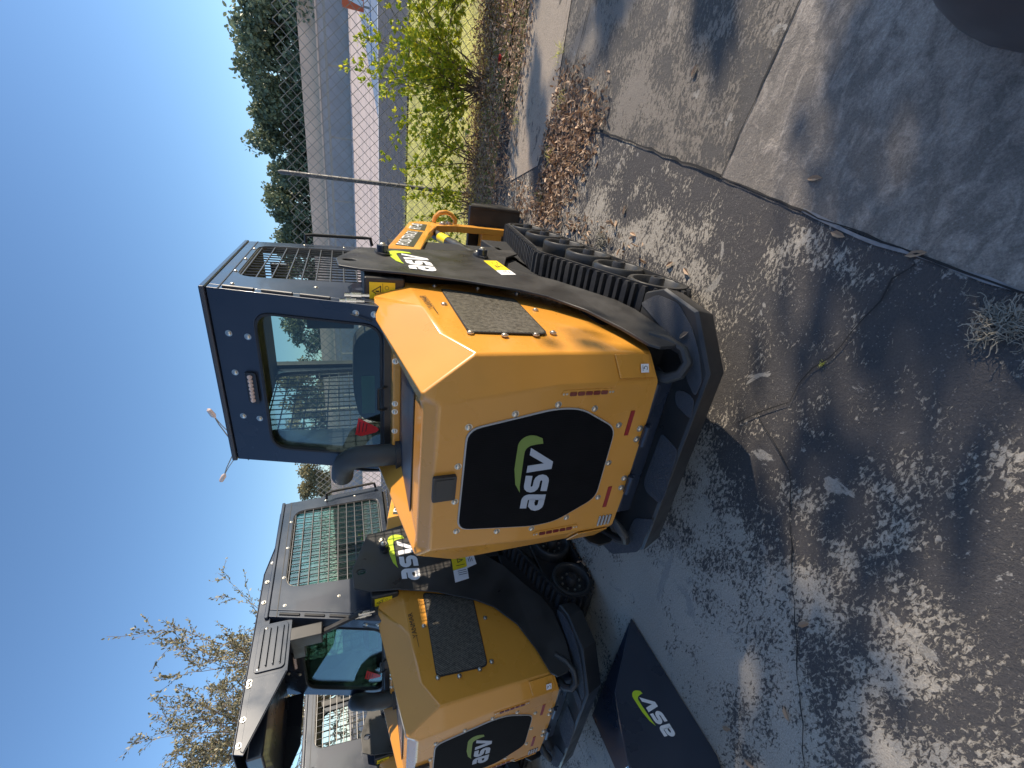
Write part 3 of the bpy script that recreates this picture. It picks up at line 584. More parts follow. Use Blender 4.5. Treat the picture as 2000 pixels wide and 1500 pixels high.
# ================================================================ ground
def gmat(name,base,dark,thr,sc1,streak=None,rough=.75,big=1.2,bumpd=.004,light=None,grad=False,soft=.022):
    m=bpy.data.materials.new(name); m.use_nodes=True; N=m.node_tree.nodes;L=m.node_tree.links;b=N['Principled BSDF']
    g=N.new('ShaderNodeNewGeometry')
    def noise(scale,det=8,ro=.6,vec=None,dist=0):
        n=N.new('ShaderNodeTexNoise'); n.inputs['Scale'].default_value=scale; n.inputs['Detail'].default_value=det; n.inputs['Roughness'].default_value=ro; n.inputs['Distortion'].default_value=dist; L.new(vec or g.outputs['Position'],n.inputs[0]); return n.outputs[0]
    def mth(op,a,b_=None,c=None):
        n=N.new('ShaderNodeMath'); n.operation=op
        for i,x in enumerate((a,b_,c)):
            if x is None: continue
            if isinstance(x,(int,float)): n.inputs[i].default_value=x
            else: L.new(x,n.inputs[i])
        return n.outputs[0]
    def ramp(x,a,b_): 
        n=N.new('ShaderNodeMapRange'); n.inputs[1].default_value=a;n.inputs[2].default_value=b_; L.new(x,n.inputs[0]); return n.outputs[0]
    def mix(f,a,b_):
        n=N.new('ShaderNodeMix'); n.data_type='RGBA'
        if isinstance(f,(int,float)): n.inputs[0].default_value=f
        else: L.new(f,n.inputs[0])
        for i,x in((6,a),(7,b_)):
            if isinstance(x,tuple): n.inputs[i].default_value=(*x,1)
            else: L.new(x,n.inputs[i])
        return n.outputs[2]
    mp=N.new('ShaderNodeMapping'); mp.inputs['Rotation'].default_value=(0,0,R(35)); mp.inputs['Scale'].default_value=(1,1.9,1); L.new(g.outputs['Position'],mp.inputs[0])
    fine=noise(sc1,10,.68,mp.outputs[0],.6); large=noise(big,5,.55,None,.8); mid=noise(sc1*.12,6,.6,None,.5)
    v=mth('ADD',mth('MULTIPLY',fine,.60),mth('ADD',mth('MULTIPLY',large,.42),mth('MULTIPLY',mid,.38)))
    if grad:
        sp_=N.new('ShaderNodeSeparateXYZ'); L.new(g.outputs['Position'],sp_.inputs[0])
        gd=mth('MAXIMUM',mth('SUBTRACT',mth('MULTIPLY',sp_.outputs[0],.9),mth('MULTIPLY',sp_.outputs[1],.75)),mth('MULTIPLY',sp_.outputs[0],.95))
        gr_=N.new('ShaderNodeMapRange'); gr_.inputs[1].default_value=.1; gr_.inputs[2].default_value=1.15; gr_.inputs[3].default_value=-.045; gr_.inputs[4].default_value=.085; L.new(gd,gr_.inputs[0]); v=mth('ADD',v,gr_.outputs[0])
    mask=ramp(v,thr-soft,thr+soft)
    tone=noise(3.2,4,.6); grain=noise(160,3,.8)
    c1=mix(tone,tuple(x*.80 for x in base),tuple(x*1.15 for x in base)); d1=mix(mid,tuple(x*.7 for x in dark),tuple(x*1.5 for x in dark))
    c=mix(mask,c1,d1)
    # pale aggregate showing through
    vo=N.new('ShaderNodeTexVoronoi'); vo.inputs['Scale'].default_value=95; L.new(g.outputs['Position'],vo.inputs['Vector'])
    sp=mth('MULTIPLY',mth('LESS_THAN',vo.outputs['Distance'],.20),mth('GREATER_THAN',noise(22,3),.50))
    c=mix(mth('MULTIPLY',sp,.38),c,(.50,.47,.42))
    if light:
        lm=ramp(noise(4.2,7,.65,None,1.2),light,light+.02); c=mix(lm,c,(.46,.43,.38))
    gr=ramp(grain,.25,.75); n=N.new('ShaderNodeMix'); n.data_type='RGBA'; n.blend_type='MULTIPLY'; n.inputs[0].default_value=.55; L.new(c,n.inputs[6]); L.new(gr,n.inputs[7]); 
    c=n.outputs[2]
    L.new(c,b.inputs['Base Color']); b.inputs['Roughness'].default_value=rough
    hb=mth('ADD',mth('MULTIPLY',grain,.6),mth('ADD',mth('MULTIPLY',noise(38,6,.7),1.0),mth('MULTIPLY',mask,-.5)))
    bp=N.new('ShaderNodeBump'); bp.inputs['Strength'].default_value=.9; bp.inputs['Distance'].default_value=bumpd; L.new(hb,bp.inputs['Height']); L.new(bp.outputs[0],b.inputs['Normal'])
    return m
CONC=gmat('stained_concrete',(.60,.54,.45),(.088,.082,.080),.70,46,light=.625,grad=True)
CONR=gmat('weathered_concrete',(.34,.30,.25),(.11,.102,.093),.70,40,big=2.2,light=.66)
SLAB=gmat('smooth_slab',(.54,.475,.40),(.23,.205,.175),.70,12,big=2.2,bumpd=.003,soft=.07)
SAND=gmat('sandy_gutter',(.58,.48,.37),(.14,.12,.10),.80,9,bumpd=.003)
def sheet(name,pts,z,m): 
    b=MB(); b.add([(x,y,z) for x,y in pts],[tuple(range(len(pts)))]); return kind(b.build(name,m,None))
SOIL=mat('soil_grass_base',(.13,.13,.05),.95,var=.4,scale=3,bump=(40,.8,.03))
sheet('ground',[(-400,-60),(400,-60),(400,400),(-400,400)],-.03,SOIL)
JA=[(1.31,1.55),(1.27,1.02),(1.17,.45),(1.068,-.082),(.969,-.566),(.911,-.897),(.873,-1.12),(.80,-1.9),(.70,-3.0)]
JB=[(1.068,-.082),(1.33,-.128),(1.607,-.181),(2.4,-.32),(4.5,-.68)]
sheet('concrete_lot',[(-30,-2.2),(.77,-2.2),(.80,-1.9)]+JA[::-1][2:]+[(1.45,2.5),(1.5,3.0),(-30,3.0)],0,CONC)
PCON=gmat('pale_concrete',(.55,.51,.45),(.12,.12,.12),.80,20)
sheet('rear_lot',[(-30,-30),(.3,-30),(.70,-3.0),(.77,-2.2),(-30,-2.2)],0,PCON)
sheet('concrete_apron',[JA[3]]+JB[1:]+[(30,-4.5),(30,2.45),(1.45,2.5)]+JA[:3],0,CONR)
sheet('slab',JA[3:]+[(.3,-30),(30,-30),(30,-4.5)]+JB[::-1][:-1],.004,SLAB)
sheet('gutter',[(1.05,1.9),(1.45,1.75),(6,1.6),(12,1.4),(12,2.3),(6,2.5),(1.9,2.55),(1.1,2.7),(.9,2.5)],.004,SAND)
def crack(pts,w,m,name,jit=.006,z=.0065):
    b=MB();P=[]
    for i in range(len(pts)-1):
        a,c=Vector(pts[i]),Vector(pts[i+1]); n=max(2,int((c-a).length/.05))
        for k in range(n): P.append(a.lerp(c,k/n)+Vector((random.gauss(0,jit),random.gauss(0,jit))))
    P.append(Vector(pts[-1])); Lf=[];Rr=[]
    for i,p in enumerate(P):
        d=(P[min(i+1,len(P)-1)]-P[max(0,i-1)]).normalized(); n=Vector((-d.y,d.x)); ww=w*random.uniform(.4,1.3)
        Lf.append((p.x+n.x*ww/2,p.y+n.y*ww/2,z)); Rr.append((p.x-n.x*ww/2,p.y-n.y*ww/2,z))
    k=len(P); b.add(Lf+Rr,[(i,i+1,k+i+1,k+i) for i in range(k-1)]); return kind(b.build(name,m,None))
CRK=mat('crack_dirt',(.022,.021,.020),.95,var=.4,scale=30); PALE=mat('pale_mortar',(.27,.265,.26),.8,var=.25,scale=30)
crack(JA[:4],.012,CRK,'ground_joint',.003); crack(JA[3:],.006,CRK,'ground_joint',.002); crack(JB,.008,CRK,'ground_joint',.002)
crack([(1.3,1.56),(1.63,1.524),(1.98,1.434),(3.2,1.2)],.007,CRK,'ground_joint',.002)
crack([(.985,-.50),(.93,-.72),(.905,-.93),(.875,-1.12),(.83,-1.5)],.013,PALE,'mortar_smear',.002,.0052)
crack([(.90,-.90),(.838,-.861),(.714,-.842),(.601,-.816),(.506,-.772),(.367,-.74),(.26,-.653),(.18,-.60)],.005,CRK,'ground_crack',.005)
crack([(.26,-.653),(.20,-.75),(.135,-.862),(-.06,-.96),(-.252,-1.06),(-.57,-1.245),(-.808,-1.381),(-1.5,-1.7)],.004,CRK,'ground_crack',.003)
# small weeds in the crack
# ---- beyond the lot
ASP=mat('road_asphalt',(.050,.053,.062),.85,var=.35,scale=2.2,bump=(30,.8,.02)); RCON=mat('road_concrete',(.66,.53,.45),.8,var=.06,scale=.35)
BLUA=mat('blue_grey_asphalt',(.22,.29,.38),.6,var=.1,scale=.5); WLN=mat('white_line',(.75,.75,.72),.6)
sheet('grass_verge',[(-90,3.0),(90,3.0),(90,10.2),(-90,9.6)],-.012,mat('grass_ground',(.66,.60,.17),.95,var=.35,scale=1.6,bump=(60,1,.03)))
sheet('near_road',[(-200,9.6),(200,10.6),(200,18.6),(-200,18.6)],0,ASP)
sheet('far_road',[(-300,18.6),(300,18.6),(300,66),(-300,66)],.004,RCON)
sheet('edge_line',[(-200,18.6),(200,18.6),(200,18.85),(-200,18.85)],.010,WLN)
p1=at(688,-60,'z',0);p2=at(740,232,'z',0)
sheet('turn_lane',[(p2.x,18.85),(60,18.85),(60,46),(p1.x,p1.y)],.010,BLUA)
for y in (21.5,24.5,28,33,39,47): sheet('lane_joint',[(-300,y),(300,y),(300,y+.10),(-300,y+.10)],.009,mat('lane_tar',(.46,.38,.33),.8))
WALL1=mat('retaining_wall',(.78,.56,.42),.85,var=.12,scale=.5); WALL2=mat('barrier_grey',(.42,.38,.37),.7,var=.15,scale=.6)
m_=MB(); m_.box(-300,300,68,69,0,5.6); wl=m_.build('retaining_wall',WALL1,None); tag(wl,'long brown-grey retaining wall across the far side of the highway','wall')
m_=MB(); m_.box(-300,300,66.3,66.7,0,3.4); 
cp=m_.build('wall_band',WALL2,wl)
m_=MB(); m_.box(-300,300,66.15,66.9,3.4,3.6); m_.build('wall_coping',WALL1,wl)
gr=thing('guardrail','grey metal guardrail on thin posts along the far edge of the highway','guardrail',(0,60,0))
m_=MB(); m_.box(-200,200,-.05,.05,2.35,2.62); m_.build('rail',GALV,gr)
for k in range(22):
    m_=MB(); x=-75+k*7; m_.box(x-.09,x+.09,.06,.2,0,2.62); m_.build('post',GALV,gr)
# road works barrels and barricade
ORG=mat('orange_plastic',(.75,.13,.04),.5); 
def barrel(x,y,lab):
    t=thing('traffic_barrel',lab,'traffic barrel',(x,y,0),'orange barrels on the far road')
    m_=MB(); m_.tube([(0,0,0),(0,0,.15),(0,0,.16),(0,0,.9),(0,0,1.05),(0,0,1.15)],[.42,.42,.32,.26,.24,.12],12); m_.build('drum',ORG,t,smooth=True)
    for z in(.35,.7): m_=MB(); m_.tube([(0,0,z),(0,0,z+.14)],.325-z*.04,12,False); m_.build('reflective_band',WHT,t)
for (px,py,l) in((659,745,'orange traffic barrel seen through the rear cab window of the nearest loader'),(661,920,'orange traffic barrel seen between the first two cabs, beside the exhaust pipe')):
    q=at(px,py,'y',44); barrel(q.x,44,l)
b0=at(722,5,'z',0)
bt=thing('barricade','orange and white striped barricade board beside the blue-grey lane beyond the fence','barricade',(b0.x+.5,b0.y,0))
m_=MB(); m_.box(-.9,.9,-.03,.03,.25,1.15); m_.build('board',ORG,bt)
for k in range(3):
    m_=MB(); x=-.75+k*.55; m_.prism([(x,-.035,.28),(x+.22,-.035,.28),(x+.42,-.035,1.12),(x+.2,-.035,1.12)],(0,-.01,0)); m_.build('stripe',WHT,bt)
for x in(-.7,.7): m_=MB(); m_.box(x-.04,x+.04,-.02,.02,0,.25); m_.build('leg',GALV,bt)
# ---- chain link fence
PSTM=mat('weathered_post',(.13,.125,.12),.6,var=.3,scale=15)
fe=thing('chain_link_fence','rusty grey chain link fence with bare top wires running behind the loaders','fence',(0,4.05,0))
def fence():
    m_=MB(); dx=.054; dz=.054; top=2.06; x0,x1=-6.5,4.2; z0=.04; n=int((x1-x0)/(2*dx)); rows=int((top-z0)/dz)
    for i in range(n+1):
        x=x0+i*2*dx
        for ph in(0,):
            pts=[];y=0
            for k in range(rows+1):
                z=z0+k*dz; xx=x+(dx if k%2 else 0)
                pts.append((xx-.0*dx,(.004 if k%2 else -.004),z))
            m_.tube(pts,.0045,4,False)
            pts=[(x+2*dx-(p[0]-x) ,-p[1],p[2]) for p in pts]
            m_.tube(pts,.0045,4,False)
    m_.build('chain_mesh',GALV,fe,smooth=True,rn=False)
    for x in(.66,-2.4,-5.4,3.75):
        m_=MB(); m_.tube([(x-.0,.03,0),(x-.015,.03,2.10),(x-.015,.03,2.13)],[.024,.024,.010],10); m_.build('post',PSTM,fe,smooth=True)
fence()
# ---- leaves, grass, litter
def leafmat(name,c,c2,rough=.5,tr=.3):
    m=bpy.data.materials.new(name); m.use_nodes=True; N=m.node_tree.nodes;L=m.node_tree.links;b=N['Principled BSDF']; 
    g=N.new('ShaderNodeNewGeometry'); mx=N.new('ShaderNodeMix'); mx.data_type='RGBA'; mx.inputs[6].default_value=(*c,1); mx.inputs[7].default_value=(*c2,1); L.new(g.outputs['Random Per Island'],mx.inputs[0]); L.new(mx.outputs[2],b.inputs['Base Color']); b.inputs['Roughness'].default_value=rough
    if tr:
        t=N.new('ShaderNodeBsdfTranslucent'); L.new(mx.outputs[2],t.inputs[0]); x=N.new('ShaderNodeMixShader'); x.inputs[0].default_value=tr; o=N['Material Output']; L.new(b.outputs[0],x.inputs[1]); L.new(t.outputs[0],x.inputs[2]); L.new(x.outputs[0],o.inputs[0])
    return m
DRY=leafmat('dry_leaf',(.19,.10,.05),(.62,.44,.29),.65,.15)
BUSH=leafmat('bush_leaf',(.28,.42,.03),(.80,.74,.07),.32,.48)
GRASS=leafmat('grass_blade',(.48,.54,.10),(.80,.74,.26),.6,.5)
STRAW=leafmat('straw',(.50,.34,.20),(.80,.62,.40),.8,.2)
BARK=mat('bark',(.16,.12,.09),.9,var=.3,scale=20,bump=(40,.8,.01))
def leaf(mb,c,d,n,l,w,curl=.25):
    d=d.normalized(); s=d.cross(n).normalized(); n=s.cross(d)
    P=[c,c+d*l*.35+s*w*.5+n*curl*l*.3,c+d*l*.75+s*w*.4+n*curl*l*.25,c+d*l,c+d*l*.75-s*w*.4+n*curl*l*.25,c+d*l*.35-s*w*.5+n*curl*l*.3,c+d*l*.5-n*.02*l]
    mb.add(P,[(0,1,6),(1,2,6),(2,3,6),(3,4,6),(4,5,6),(5,0,6)])
def rv(): 
    return Vector((random.gauss(0,1),random.gauss(0,1),random.gauss(0,1))).normalized()
def inpoly(x,y,p):
    c=False
    for i in range(len(p)):
        (x1,y1),(x2,y2)=p[i-1],p[i]
        if (y1>y)!=(y2>y) and x<(x2-x1)*(y-y1)/(y2-y1)+x1: c=not c
    return c
def litter(poly,n,h,mb,sz=(.022,.055)):
    xs=[p[0] for p in poly];ys=[p[1] for p in poly];k=0
    while k<n:
        x=random.uniform(min(xs),max(xs));y=random.uniform(min(ys),max(ys))
        if not inpoly(x+random.gauss(0,.07),y+random.gauss(0,.07),poly): continue
        k+=1; d=rv(); d.z*=.45; nn=Vector((random.gauss(0,.4),random.gauss(0,.4),1)).normalized(); l=random.uniform(*sz)
        leaf(mb,Vector((x,y,.006+abs(random.gauss(0,h)))),d,nn,l,l*random.uniform(.3,.45),random.uniform(-.5,.7))
m_=MB()
litter([(.35,2.75),(1.2,2.6),(2.0,2.42),(4,2.4),(4.2,3.95),(.35,4.0)],8500,.045,m_)
litter([(.35,3.0),(4.0,2.9),(4.2,4.1),(.35,4.1)],5000,.05,m_)
b2=[tuple(at(x,y,'z',0).xy) for x,y in((1100,130),(1150,190),(1190,205),(1160,260),(1165,300),(1130,330),(1110,390),(1085,430),(1060,450),(1040,440),(1045,400),(1060,330),(1068,270),(1085,215))]
litter(b2,2000,.009,m_)
litter([(.64,1.3),(.80,1.3),(.86,1.9),(.95,2.4),(.6,2.5)],260,.01,m_)
litter([(.63,.15),(.70,.15),(.80,1.2),(.64,1.3)],60,.006,m_,(.04,.06))
litter([(-1.42,-.1),(-1.36,-.1),(-1.34,.9),(-1.42,.9)],60,.01,m_)
kind(m_.build('leaf_litter',DRY,None,rn=False),'stuff')
# dry grass and twigs through the litter
m_=MB()
def blades(mb,c,n,h,spread,lean=.6):
    for _ in range(n):
        b=c+Vector((random.gauss(0,spread),random.gauss(0,spread),0)); t=Vector((random.gauss(0,lean),random.gauss(0,lean),1)).normalized()*h*random.uniform(.5,1.2); s=Vector((random.gauss(0,1),random.gauss(0,1),0)).normalized()*.0022
        mid=b+t*.55; end=b+t+Vector((t.x,t.y,0))*.5-Vector((0,0,h*.15)); mb.add([b-s,b+s,mid+s*.8,mid-s*.8,end],[(0,1,2,3),(3,2,4)])
for _ in range(260):
    x=random.uniform(.4,4.1);y=random.uniform(2.5,4.0); blades(m_,Vector((x,y,0)),7,.10,.05,.9)
for _ in range(40):
    p=random.choice(b2); q=random.choice(b2); k=random.random(); blades(m_,Vector((p[0]*k+q[0]*(1-k),p[1]*k+q[1]*(1-k),0)),6,.06,.03,.9)
kind(m_.build('dry_grass',STRAW,None,rn=False),'stuff')
m_=MB()
for _ in range(2600):
    y=4.0+6*random.random()**1.3; x=random.uniform(-5,6.5); blades(m_,Vector((x,y,-.01)),5,.07+.012*(y-3),.09,.55)
for q in((.62,.02),): pass
blades(m_,at(1605,712,'z',0),12,.02,.006,.8)
for px,py in((1095,100),(1075,300),(1060,385),(1100,200),(1010,230),(965,140)): blades(m_,at(px,py,'z',0),26,.07,.03,.8)
kind(m_.build('grass',GRASS,None,rn=False),'stuff')
# spanish moss clumps
MOSS=leafmat('moss_strand',(.26,.24,.19),(.40,.37,.30),.9,.1)
def moss(px,py,r,n,lab):
    c=at(px,py,'z',.0); m_=MB()
    for _ in range(n):
        p=c+Vector((random.gauss(0,r*.4),random.gauss(0,r*.4),.01+abs(random.gauss(0,r*.12)))); pts=[p.copy()]; d=rv(); d.z*=.3
        for k in range(7):
            d=(d+rv()*.6).normalized(); d.z*=.5; p=p+d*r*.12; p.z=max(.004,min(p.z,r*.4)); pts.append(p.copy())
        m_.tube(pts,.0011,3,False)
    tag(m_.build('moss_clump',MOSS,None,rn=False),lab,'moss','tangles of grey moss on the concrete')
moss(1955,632,.055,150,'pale grey tangle of moss on the dark concrete at the right edge of the photo')
moss(1175,468,.06,130,'small tan tangle of moss on the concrete beside the road wheels of the near track')
moss(1150,1190,.06,80,'dim moss tangle on the concrete by the track of the middle loader')
LV=[(1350,152,'small dark dry leaf on the upper sunlit concrete apron'),(1606,347,'narrow tan leaf lying alone on the smooth grey slab'),(1622,453,'pale tan leaf on the concrete just below the slab joint'),(1766,500,'brown leaf lying in the long joint at the slab edge'),(1558,1222,'small orange-brown leaf on the long straight crack'),(1530,1378,'dark orange leaf left of the straight crack, beyond the bucket'),(1427,1425,'brown leaf near the bucket side plate'),(1452,1482,'curled brown leaf on the dark seam at the lower edge of the photo'),(1345,537,'pale orange leaf at the rear end of the near track'),(1300,520,'tan leaf pair member close to the last road wheel'),(1222,400,'pale dry leaf on the concrete above the near track'),(1345,648,'brown leaf resting on the grip pad of the near bumper')]
for px,py,lab in LV:
    z=.006 if 'bumper' not in lab else .325
    c=at(px,py,'z',z); m_=MB(); d=rv(); d.z=0; leaf(m_,Vector((0,0,0)),d,Vector((.2,.1,1)),.052,.019,.35)
    o=m_.build('fallen_leaf',DRY,None,rn=False); o.location=c; tag(o,lab,'leaf','single fallen leaves on the concrete')
# ---- bushes by the fence
def bush(base,n,spread,h,lab,seed,dens=1.0,dirx=(0,0)):
    random.seed(seed); t=thing('bush',lab,'bush',base,'green bushes growing along the fence'); st=MB(); fo=MB()
    for i in range(n):
        a=Vector((random.gauss(dirx[0],spread),random.gauss(dirx[1],spread*.45),1)).normalized(); L_=h*random.uniform(.45,1.1); p=Vector((random.gauss(0,.06),random.gauss(0,.06),0)); pts=[p.copy()]; d=a.copy(); k=9
        for j in range(k):
            d=(d+rv()*.16+Vector((0,0,-.02*j))).normalized(); p=p+d*L_/k; pts.append(p.copy())
            if j>=2:
                for b in range(3 if j<k-1 else 5):
                    if random.random()>dens: continue
                    e=(d*.7+rv()).normalized(); tw=p+e*random.uniform(.02,.10); st.tube([p,tw],.0012,3,False)
                    for q in range(random.randint(5,9)):
                        dd=(e+rv()*.7).normalized(); l=random.uniform(.032,.055); leaf(fo,tw+rv()*.012,dd,rv(),l,l*.48,.15)
        st.tube(pts,[.006*(1-.75*j/k) for j in range(k+1)],5,False)
    st.build('stem',BARK,t,smooth=True,rn=False); fo.build('foliage',BUSH,t,rn=False)
bush((1.75,3.72,0),46,.42,1.30,'largest bright green bush with yellowish leaves in front of the fence',11,.9,(-.05,0))
bush((2.75,3.75,0),36,.40,1.15,'bright green bush cut by the upper edge of the photo against the fence',12,.9,(.05,0))
bush((1.02,3.80,0),16,.38,.85,'sparser thin-twigged bush between the largest bush and the fence post',13,.5,(.05,0))
bush((.50,3.85,0),14,.32,.78,'low bush at the foot of the fence post behind the yellow lifting eye',14,.7,(0,0))
random.seed(21)
m_=MB(); m_.prism([(.05,.0,0),(.0,.28,0),(.02,.55,0),(.10,.50,0),(.12,.1,0)],(0,0,.012)); sc_=m_.build('paper_scrap',WHT,None,bevel=.004); c=at(905,235,'z',.05); sc_.location=c; sc_.scale=(.35,.35,1); tag(sc_,'crumpled white scrap of litter under the green bush','litter')
m_=MB(); m_.tube([(0,0,0),(0,0,.10)],.022,12); m_.tube([(0,0,.10),(0,0,.12)],[.022,.018],12); o=m_.build('drink_can',REDT,None,smooth=True); c=at(975,122,'z',.04); o.location=c; o.rotation_euler=(1.4,0,.6); o.scale=(.7,.7,.7); tag(o,'small red can lying in the leaf litter','can')
# ---- trees
CROWN=leafmat('tree_leaf_hazed',(.10,.14,.10),(.27,.31,.17),.5,.25); CROWN2=leafmat('tree_leaf_tan',(.20,.19,.10),(.34,.30,.17),.6,.25)  # green crown colours are lightened to paint in the haze of distance
def tree(base,H,rad,lab,mt,seed,n=2600,ls=.35,zf=.25,grp='trees beyond the highway',sx=1):
    random.seed(seed); t=thing('tree',lab,'tree',base,grp); tr=MB(); tr.tube([(0,0,0),(.1,0,H*.25),(-.1,.1,H*.5),(0,0,H*.8)],[H*.035,H*.028,H*.02,H*.008],8)
    cl=[]
    for i in range(46):
        a=random.uniform(0,6.28); z=random.uniform(zf,1); rr=rad*math.sqrt(max(.05,1-((z-.5)/.62)**2))*random.uniform(.35,1.0); c=Vector((rr*math.cos(a)*sx,rr*math.sin(a),H*z*.93)); cl.append((c,random.uniform(.16,.34)*rad))
        if i<9: tr.tube([(0,0,H*(.2+.4*z)),c*.6+Vector((0,0,H*.12)),c],[H*.012,H*.008,H*.002],5,False)
    tr.build('trunk',BARK,t,smooth=True,rn=False); fo=MB()
    for k in range(n):
        c,r_=random.choice(cl); p=c+rv()*r_*random.uniform(.45,1.12); leaf(fo,p,rv(),rv(),ls*random.uniform(.5,1.2),ls*.6)
    fo.build('crown',mt,t,rn=False)
i=0
for (px,py,y,toppx,rad,lab,mt) in((600,-60,76,448,8.5,'tree at the top corner of the photo, tallest crown over the retaining wall',CROWN),
    (600,60,74,462,6.5,'dark tree just below the tall corner tree over the wall',CROWN),
    (600,150,78,470,7.0,'dense dark tree whose crown dips over the wall in the middle of the row',CROWN),
    (600,245,80,482,6.5,'tree with a ragged crown to the side of the dense dark one',CROWN),
    (600,320,82,512,5.5,'lower tree above the fence post',CROWN),
    (600,400,84,520,6.0,'tree seen right behind the near cab guard mesh',CROWN),
    (600,500,84,545,6.0,'tree seen through the near cab side mesh',CROWN),
    (600,640,86,560,7,'dark tree seen through the right part of the near rear window',CROWN),
    (600,760,88,545,7,'tan tree seen through the middle of the near rear window',CROWN2),
    (600,850,90,560,7,'tan tree seen through the left part of the near rear window',CROWN2),
    (600,940,90,580,5.5,'tan tree standing in the gap between the first two cabs',CROWN2),
    (600,1060,90,590,7,'tree seen through the guard mesh of the middle loader',CROWN)):
    a=at(px,py,'y',y); b=at(toppx,py,'y',y); i+=1
    tree((a.x,y,0),b.z,rad,lab,mt,100+i,n=9000,ls=.62,zf=.12)
# sparse overhanging tree at lower left
def sparse(base,lab,seed):
    random.seed(seed); t=thing('sparse_tree',lab,'tree',base); st=MB(); fo=MB()
    def grow(p,d,L_,r_,lev):
        pts=[p.copy()];k=7;q=p.copy();dd=d.copy()
        for j in range(k):
            dd=(dd+rv()*.17+Vector((0,0,.03))).normalized(); q=q+dd*L_/k; pts.append(q.copy())
            if lev<3 and j>=1:
                for _ in range(2 if lev==0 else 1):
                    if lev and random.random()<.25: continue
                    e=(dd+rv()*.85+Vector((.12,.1,0))).normalized(); grow(q,e,L_*random.uniform(.35,.62),r_*.5*(1-j/k*.5),lev+1)
            if lev>=2:
                for _ in range(random.choice((1,1,2,3))):
                    e=(dd+rv()).normalized(); l=random.uniform(.04,.07); leaf(fo,q+rv()*.025,e,rv(),l,l*.42,.1)
        st.tube(pts,[max(.0035,r_*(1-.8*j/k)) for j in range(k+1)],5 if lev<2 else 3,False)
    grow(Vector((0,0,0)),Vector((0,0,1)),2.6,.13,9) 
    top=Vector((0,0,1.6)); st.tube([(0,0,0),(.05,0,.8),top],[.16,.13,.10],8,False)
    for a in range(8):
        an=a*.8; grow(top+Vector((0,0,-.15*(a%3))),Vector((.75*math.cos(an),.75*math.sin(an),1)).normalized(),random.uniform(1.7,2.5),.04,0)
    st.build('trunk',BARK,t,smooth=True,rn=False); fo.build('foliage',leafmat('olive_leaf',(.10,.10,.05),(.40,.35,.22),.5,.2),t,rn=False)
c=at(330,1470,'x',-9.0)
sparse((-9.0,3.9,0),'thin-leaved grey-brown tree rising behind the roof guard at the lower left of the photo',5)
# ---- added unseen building whose sunlit wall bounces fill light onto the shaded rears
bd=thing('bounce_building','added long white building, out of view, bouncing light onto the parked loaders','building',(-2,-11,0))
BWL=mat('white_bounce_cladding',(.80,.78,.74),.6,var=.04,scale=1)
m_=MB(); m_.box(-16,14,-8,0,0,5.2); m_.build('wall',BWL,bd)
m_=MB(); m_.prism([(-16.3,-8.3,5.2),(14.3,-8.3,5.2),(14.3,-4,6.3),(-16.3,-4,6.3)],(0,0,.12)); m_.prism([(-16.3,.3,5.2),(-16.3,-4,6.3),(14.3,-4,6.3),(14.3,.3,5.2)],(0,0,.12)); m_.build('roof',GALV,bd)
for x in(-9,-1,7): m_=MB(); m_.box(x,x+3.2,0,.05,0,3.4); m_.build('roller_door',GALV,bd)
m_=MB(); m_.box(4,5,0,.05,0,2.1); m_.build('door',BLM,bd)
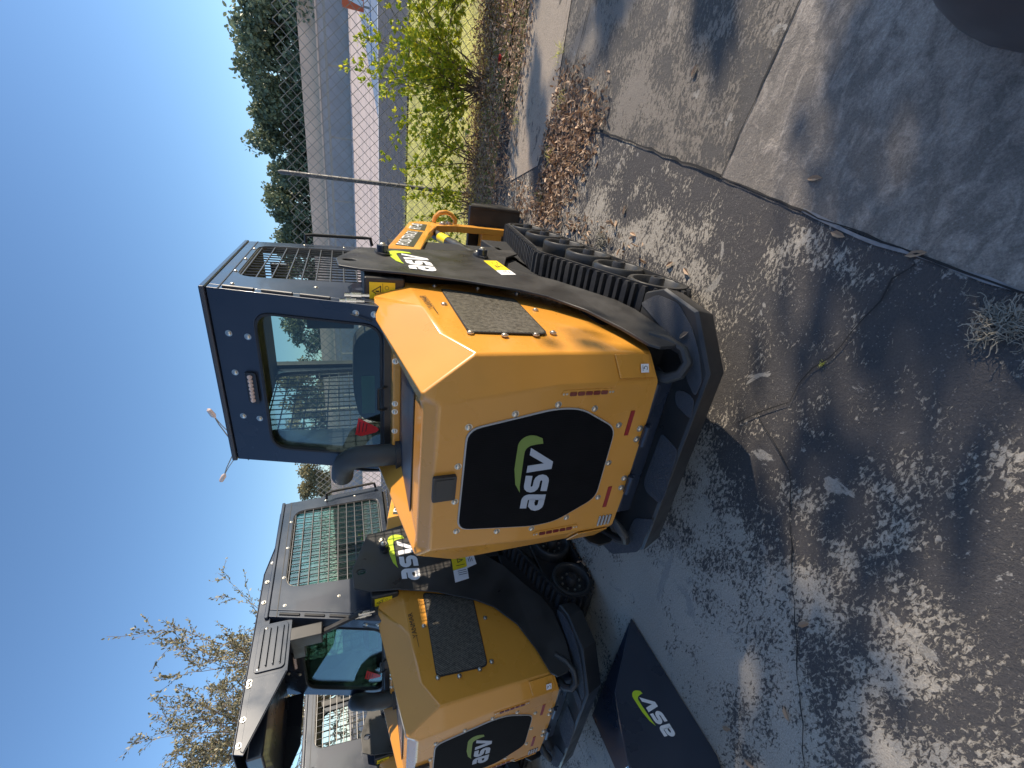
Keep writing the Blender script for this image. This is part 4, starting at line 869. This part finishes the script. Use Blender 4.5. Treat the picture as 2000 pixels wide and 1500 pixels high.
# ---- street lamps
for k,(px,py,px2,py2,lab) in enumerate(((418,813,455,857,'street lamp head and arm rising above the near cab roof'),(438,928,462,884,'street lamp head on the arm pointing the other way, beyond the near cab corner'))):
    a=at(px,py,'y',40); b=at(px2,py2,'y',40); base=Vector((at(462,872,'y',40).x,40,0))
    t=thing('street_lamp',lab,'street lamp',base,'street lamps behind the cab'); m_=MB(); A=a-base;B=b-base
    st_=Vector((0,0,B.z-.6)); 
    m_.tube([st_,B+Vector((0,0,.25)),A.lerp(B,.35)+Vector((0,0,.15)),A],[.10,.06,.05,.05],6); m_.tube([st_+Vector((0,0,-.4)),B+Vector((0,0,-.2)),A.lerp(B,.35),A],[.05,.04,.04,.04],6); m_.build('arm',GALV,t,smooth=True)
    m_=MB(); m_.tube([(k*.3,0,0),(k*.3,0,B.z-.3)],[.16,.10],8); m_.build('pole',GALV,t,smooth=True)
    m_=MB(); d=(A-B).normalized(); m_.tube([A-d*.2,A+d*.1,A+d*.8,A+d*.95],[.08,.24,.20,.05],10); m_.build('lamp_head',LWH,t,smooth=True)
# ---- unidentified dark rounded thing at the lower right corner
DKP=mat('dark_smooth_surface',(.055,.055,.065),.38,coat=.25,var=.08,scale=3)
def rounded_shape():
    n=40;m=12;V=[];f=[]
    for j in range(m+1):
        t=j/m*math.pi/2; z=.42*math.sin(t); k=math.cos(t)**.55
        for i in range(n):
            a=2*math.pi*i/n; ca,sa=math.cos(a),math.sin(a); x=.36*k*abs(ca)**.75*(1 if ca>0 else -1); y=.56*k*abs(sa)**.75*(1 if sa>0 else -1); V.append((x,y,z))
    for j in range(m):
        for i in range(n): f.append((j*n+i,j*n+(i+1)%n,(j+1)*n+(i+1)%n,(j+1)*n+i))
    b=MB(); b.add(V,f); return b.build('rounded_object',DKP,None,smooth=True,ang=80)
tb=rounded_shape(); tb.location=(1.70,-1.18,.0); tb.rotation_euler=(0,0,R(0)); tag(tb,'smooth dark slate rounded object cut off by the upper right corner of the photo','container')
# ---- shade tree standing off to the sunny side of the lot
SH=thing('tree','broad low-crowned tree beside the lot, its shadow dappling the concrete','tree',(8.6,1.0,0),'trees around the lot'); random.seed(77)
tr=MB(); tr.tube([(0,0,0),(0,.05,1.2),(-.1,0,2.6)],[.2,.16,.1],8); fo=MB(); cl=[]
for k in range(30):
    cl.append((Vector((random.uniform(-1.3,1.3),random.uniform(-3.4,1.5),random.uniform(1.2,3.6))),random.uniform(.25,.5)))
for k in range(6):
    cl.append((Vector((random.uniform(-.6,.6),random.uniform(2.0,4.4),random.uniform(2.2,3.05))),random.uniform(.05,.11)))
for c,r_ in cl: tr.tube([(0,0,1.6),c*.5+Vector((0,0,1)),c],[.05,.03,.012],5,False)
for k in range(9000):
    c,r_=random.choice(cl); p=c+rv()*r_*random.uniform(.2,1.1); leaf(fo,p,rv(),rv(),.13,.07)
tr.build('trunk',BARK,SH,smooth=True,rn=False); fo.build('crown',CROWN,SH,rn=False)
